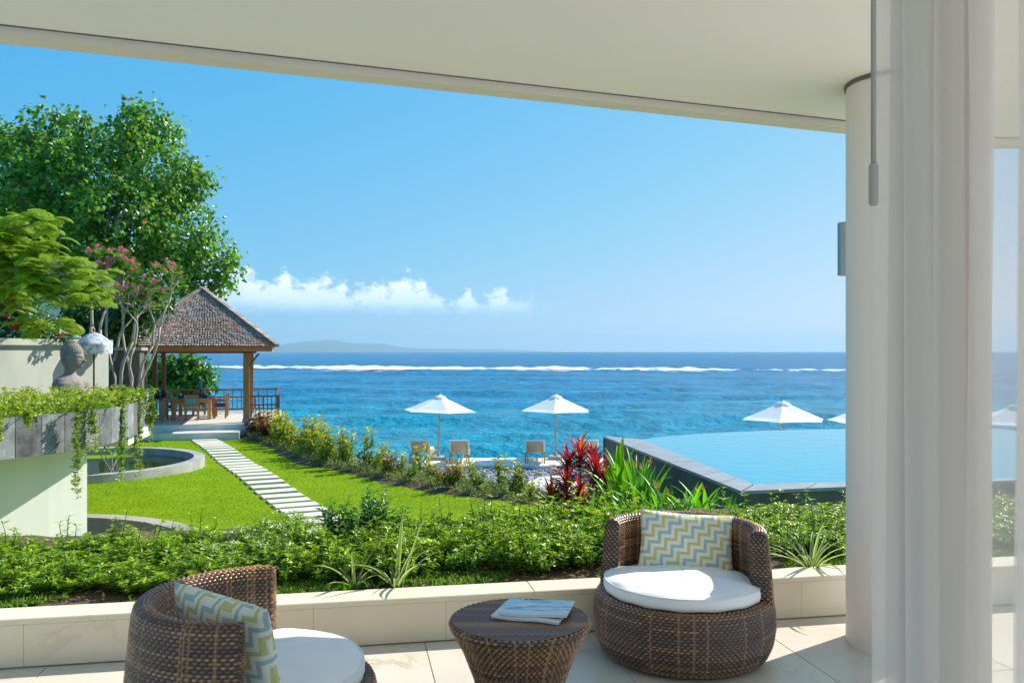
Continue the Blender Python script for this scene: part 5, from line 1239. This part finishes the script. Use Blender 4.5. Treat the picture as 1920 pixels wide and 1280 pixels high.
# feathery tree
t = thing('feathery_tree', 'feathery light green tree arching over the garden wall', 'tree', (-9.6, 12.9, bz)); gt, gc = G(), G()
tr0 = np.array([-9.6, 12.9, bz-.05]); fk = tr0+np.array([.1, 0, 1.6]); gt.tube([tr0, tr0+np.array([.03, 0, .8]), fk], [.13, .11, .09], 9)
def fronds(P, A, E, Ls, base):
    for p, a, e, L in zip(P, A, E, Ls):
        h = np.array([math.cos(a), math.sin(a), 0]); q = p.copy(); npn = 13
        for i in range(npn):
            f = i/npn; ee = e-1.3*f; d = h*math.cos(ee)+np.array([0, 0, math.sin(ee)]); q = q+d*L/npn; sd = np.array([-h[1], h[0], 0]); pl_ = L*.34*math.sin(PI*min(1, .2+f*.75))
            for sg in (-1, 1):
                m_ = 7; fr_ = (np.arange(m_)+.6)/m_; dd = nrm(sd*sg+d*.45-np.array([0, 0, .25])); B = q+dd*pl_*fr_[:, None]
                for s2 in (-1, 1): gc.leaves(B, np.tile(dd*.5+s2*d*.8, (m_, 1))+rng.normal(0, .15, (m_, 3)), np.tile([.3, -.4, .8], (m_, 1)), pl_*.30, pl_*.13, cols(base, m_, .16, .06))
fl = [(-40, 470, 70, 0), (30, 420, 36, 0), (80, 415, 26, -.3), (20, 480, 55, 0), (80, 470, 40, 0), (60, 520, 45, -.2), (130, 505, 38, 0), (175, 525, 30, 0), (150, 550, 34, -.2), (20, 550, 42, .2), (95, 545, 34, 0), (190, 560, 20, 0), (60, 610, 26, 0), (120, 605, 18, 0)]
for x, y, r, dz in fl:
    c = at(x, y, 12.6+dz); rr = r/F*12.6; n = max(7, int(rr*rr*560)); gt.tube([fk, (fk+c)/2+np.array([0, 0, .25]), c], [.04, .022, .01], 6)
    P = c+rvec(n)*rr*rng.uniform(.1, .95, (n, 1)); fronds(P, rng.uniform(0, 2*PI, n), rng.uniform(.0, .7, n), rng.uniform(.20, .34, n), (.33, .48, .008))
gt.build('trunk', 'bark', t, True); gc.build('crown', 'leaf_matte', t)
# hibiscus hedge behind the wall
t = thing('hibiscus_bush', 'dense hibiscus bush with scattered red flowers above the garden wall', 'bush', (-8.9, 13.6, bz)); gf, gs, gl = G(), G(), G()
for x, y, r in ((0, 590, 45), (45, 580, 40), (20, 560, 40), (85, 615, 26), (30, 620, 30), (-40, 590, 50), (120, 625, 16), (70, 632, 18)):
    c = at(x, y, 13.6); rr = r/F*13.6; n = int(rr*rr*6500); dv = rvec(n); P = c+dv*rr*(rng.uniform(.2, 1, (n, 1))**.5); gf.leaves(P, nrm(dv+rvec(n)*.8), nrm(dv+np.array([.3, -.2, .6])), rng.uniform(.05, .09, n), rng.uniform(.03, .05, n), cols((.05, .17, .016), n, .3, .1))
    gs.tube([(-8.9, 13.6, bz-.05), (c+np.array([-8.9, 13.6, bz]))/2, c], [.02, .012, .006], 5)
    for q in range(2): 
        p = c+nrm(np.array([rng.normal(.2, .5), -1, rng.normal(.2, .4)]))*rr; n = 6; gl.leaves(np.tile(p, (n, 1)), nrm(rvec(n)+np.array([.2, -.8, .2])), rvec(n), .06, .05, cols((.75, .05, .03), n, .1, .05))
gf.build('foliage', 'leaf', t); gs.build('stems', 'bark', t); gl.build('flowers', 'petal', t)['kind'] = 'stuff'
# frangipani trees
def frangipani(lab, base, stems, n_tip, seed):
    t = thing('frangipani_tree', lab, 'tree', tuple(base)); gt, gc, gl = G(), G(), G(); r_ = np.random.default_rng(seed)
    def rosette(p, d):
        n = 13; a = r_.uniform(0, 6.28)
        for k in range(n):
            c = np.array([.10, .25, .02])*r_.uniform(.7, 1.6); strap(gc, p, a+k*2.4, r_.uniform(.05, 1.1), r_.uniform(.13, .22), r_.uniform(.035, .05), r_.uniform(.2, .9), c, c, 4, fold=.15)
        if r_.uniform() < .5:
            for q in range(r_.integers(3, 6)):
                pp = p+np.array([r_.normal(0, .035), r_.normal(0, .035)-.03, r_.uniform(.05, .14)]); n = 5; ang = np.arange(5)*1.257; D = np.stack([np.cos(ang), -.5+0*ang, np.sin(ang)], 1)
                gl.leaves(np.tile(pp, (5, 1)), D, np.tile([0, -1, .3], (5, 1)), .045, .034, cols((.85, .22, .40), 5, .12, .06)); gl.leaves(np.tile(pp+np.array([0, -.004, 0]), (5, 1)), D, np.tile([0, -1, .3], (5, 1)), .015, .012, np.array([.85, .45, .30]))
    def grow(p, d, L, r, dep):
        d = nrm(d); n = 4; c = [p]
        for i in range(n): d = nrm(d+r_.normal(0, .10, 3)+np.array([0, 0, .03])); c.append(c[-1]+d*L/n)
        gt.tube(c, np.linspace(r, r*.72, n+1), 7)
        if dep == 0: rosette(c[-1], d); return
        k = r_.integers(2, 4); a0 = r_.uniform(0, 6.28); s1 = nrm(np.cross(d, [0, 0, 1.01])); s2 = np.cross(s1, d)
        for j in range(k):
            a = a0+j*2*PI/k+r_.normal(0, .25); grow(c[-1], d*.75+(s1*math.cos(a)+s2*math.sin(a))*.62+np.array([0, 0, .15]), L*r_.uniform(.62, .85), r*.68, dep-1)
    for (x0, x1, y1, D, r) in stems:
        p0 = np.array([*(at(x0, 725, D))[:2], bz-.05]); p1 = at(x1, y1, D); c = [p0+(p1-p0)*f+np.array([.05*math.sin(f*5+x0), 0, 0])*(f > 0) for f in np.linspace(0, 1, 6)]; gt.tube(c, np.linspace(r, r*.8, 6), 8); grow(c[-1], p1-p0, .42, r*.78, 3)
    gt.build('trunk', 'pale_bark', t, True); gc.build('crown', 'leaf_matte', t, True); gl.build('flowers', 'petal', t)['kind'] = 'stuff'
frangipani('pale stemmed frangipani with pink blossom leaning over the pavilion roof', (-7.25, 15.8, bz), ((222, 245, 640, 15.7, .038), (240, 252, 650, 15.5, .03), (253, 284, 648, 15.6, .032), (198, 214, 655, 15.9, .034), (262, 300, 612, 15.4, .026), (246, 232, 600, 15.8, .026), (215, 200, 590, 15.6, .024)), 0, 5)
frangipani('frangipani with many pale upright stems behind the silver parasol', (-7.9, 16.3, bz), ((172, 168, 612, 16.5, .04), (180, 186, 618, 16.4, .034)), 0, 11)
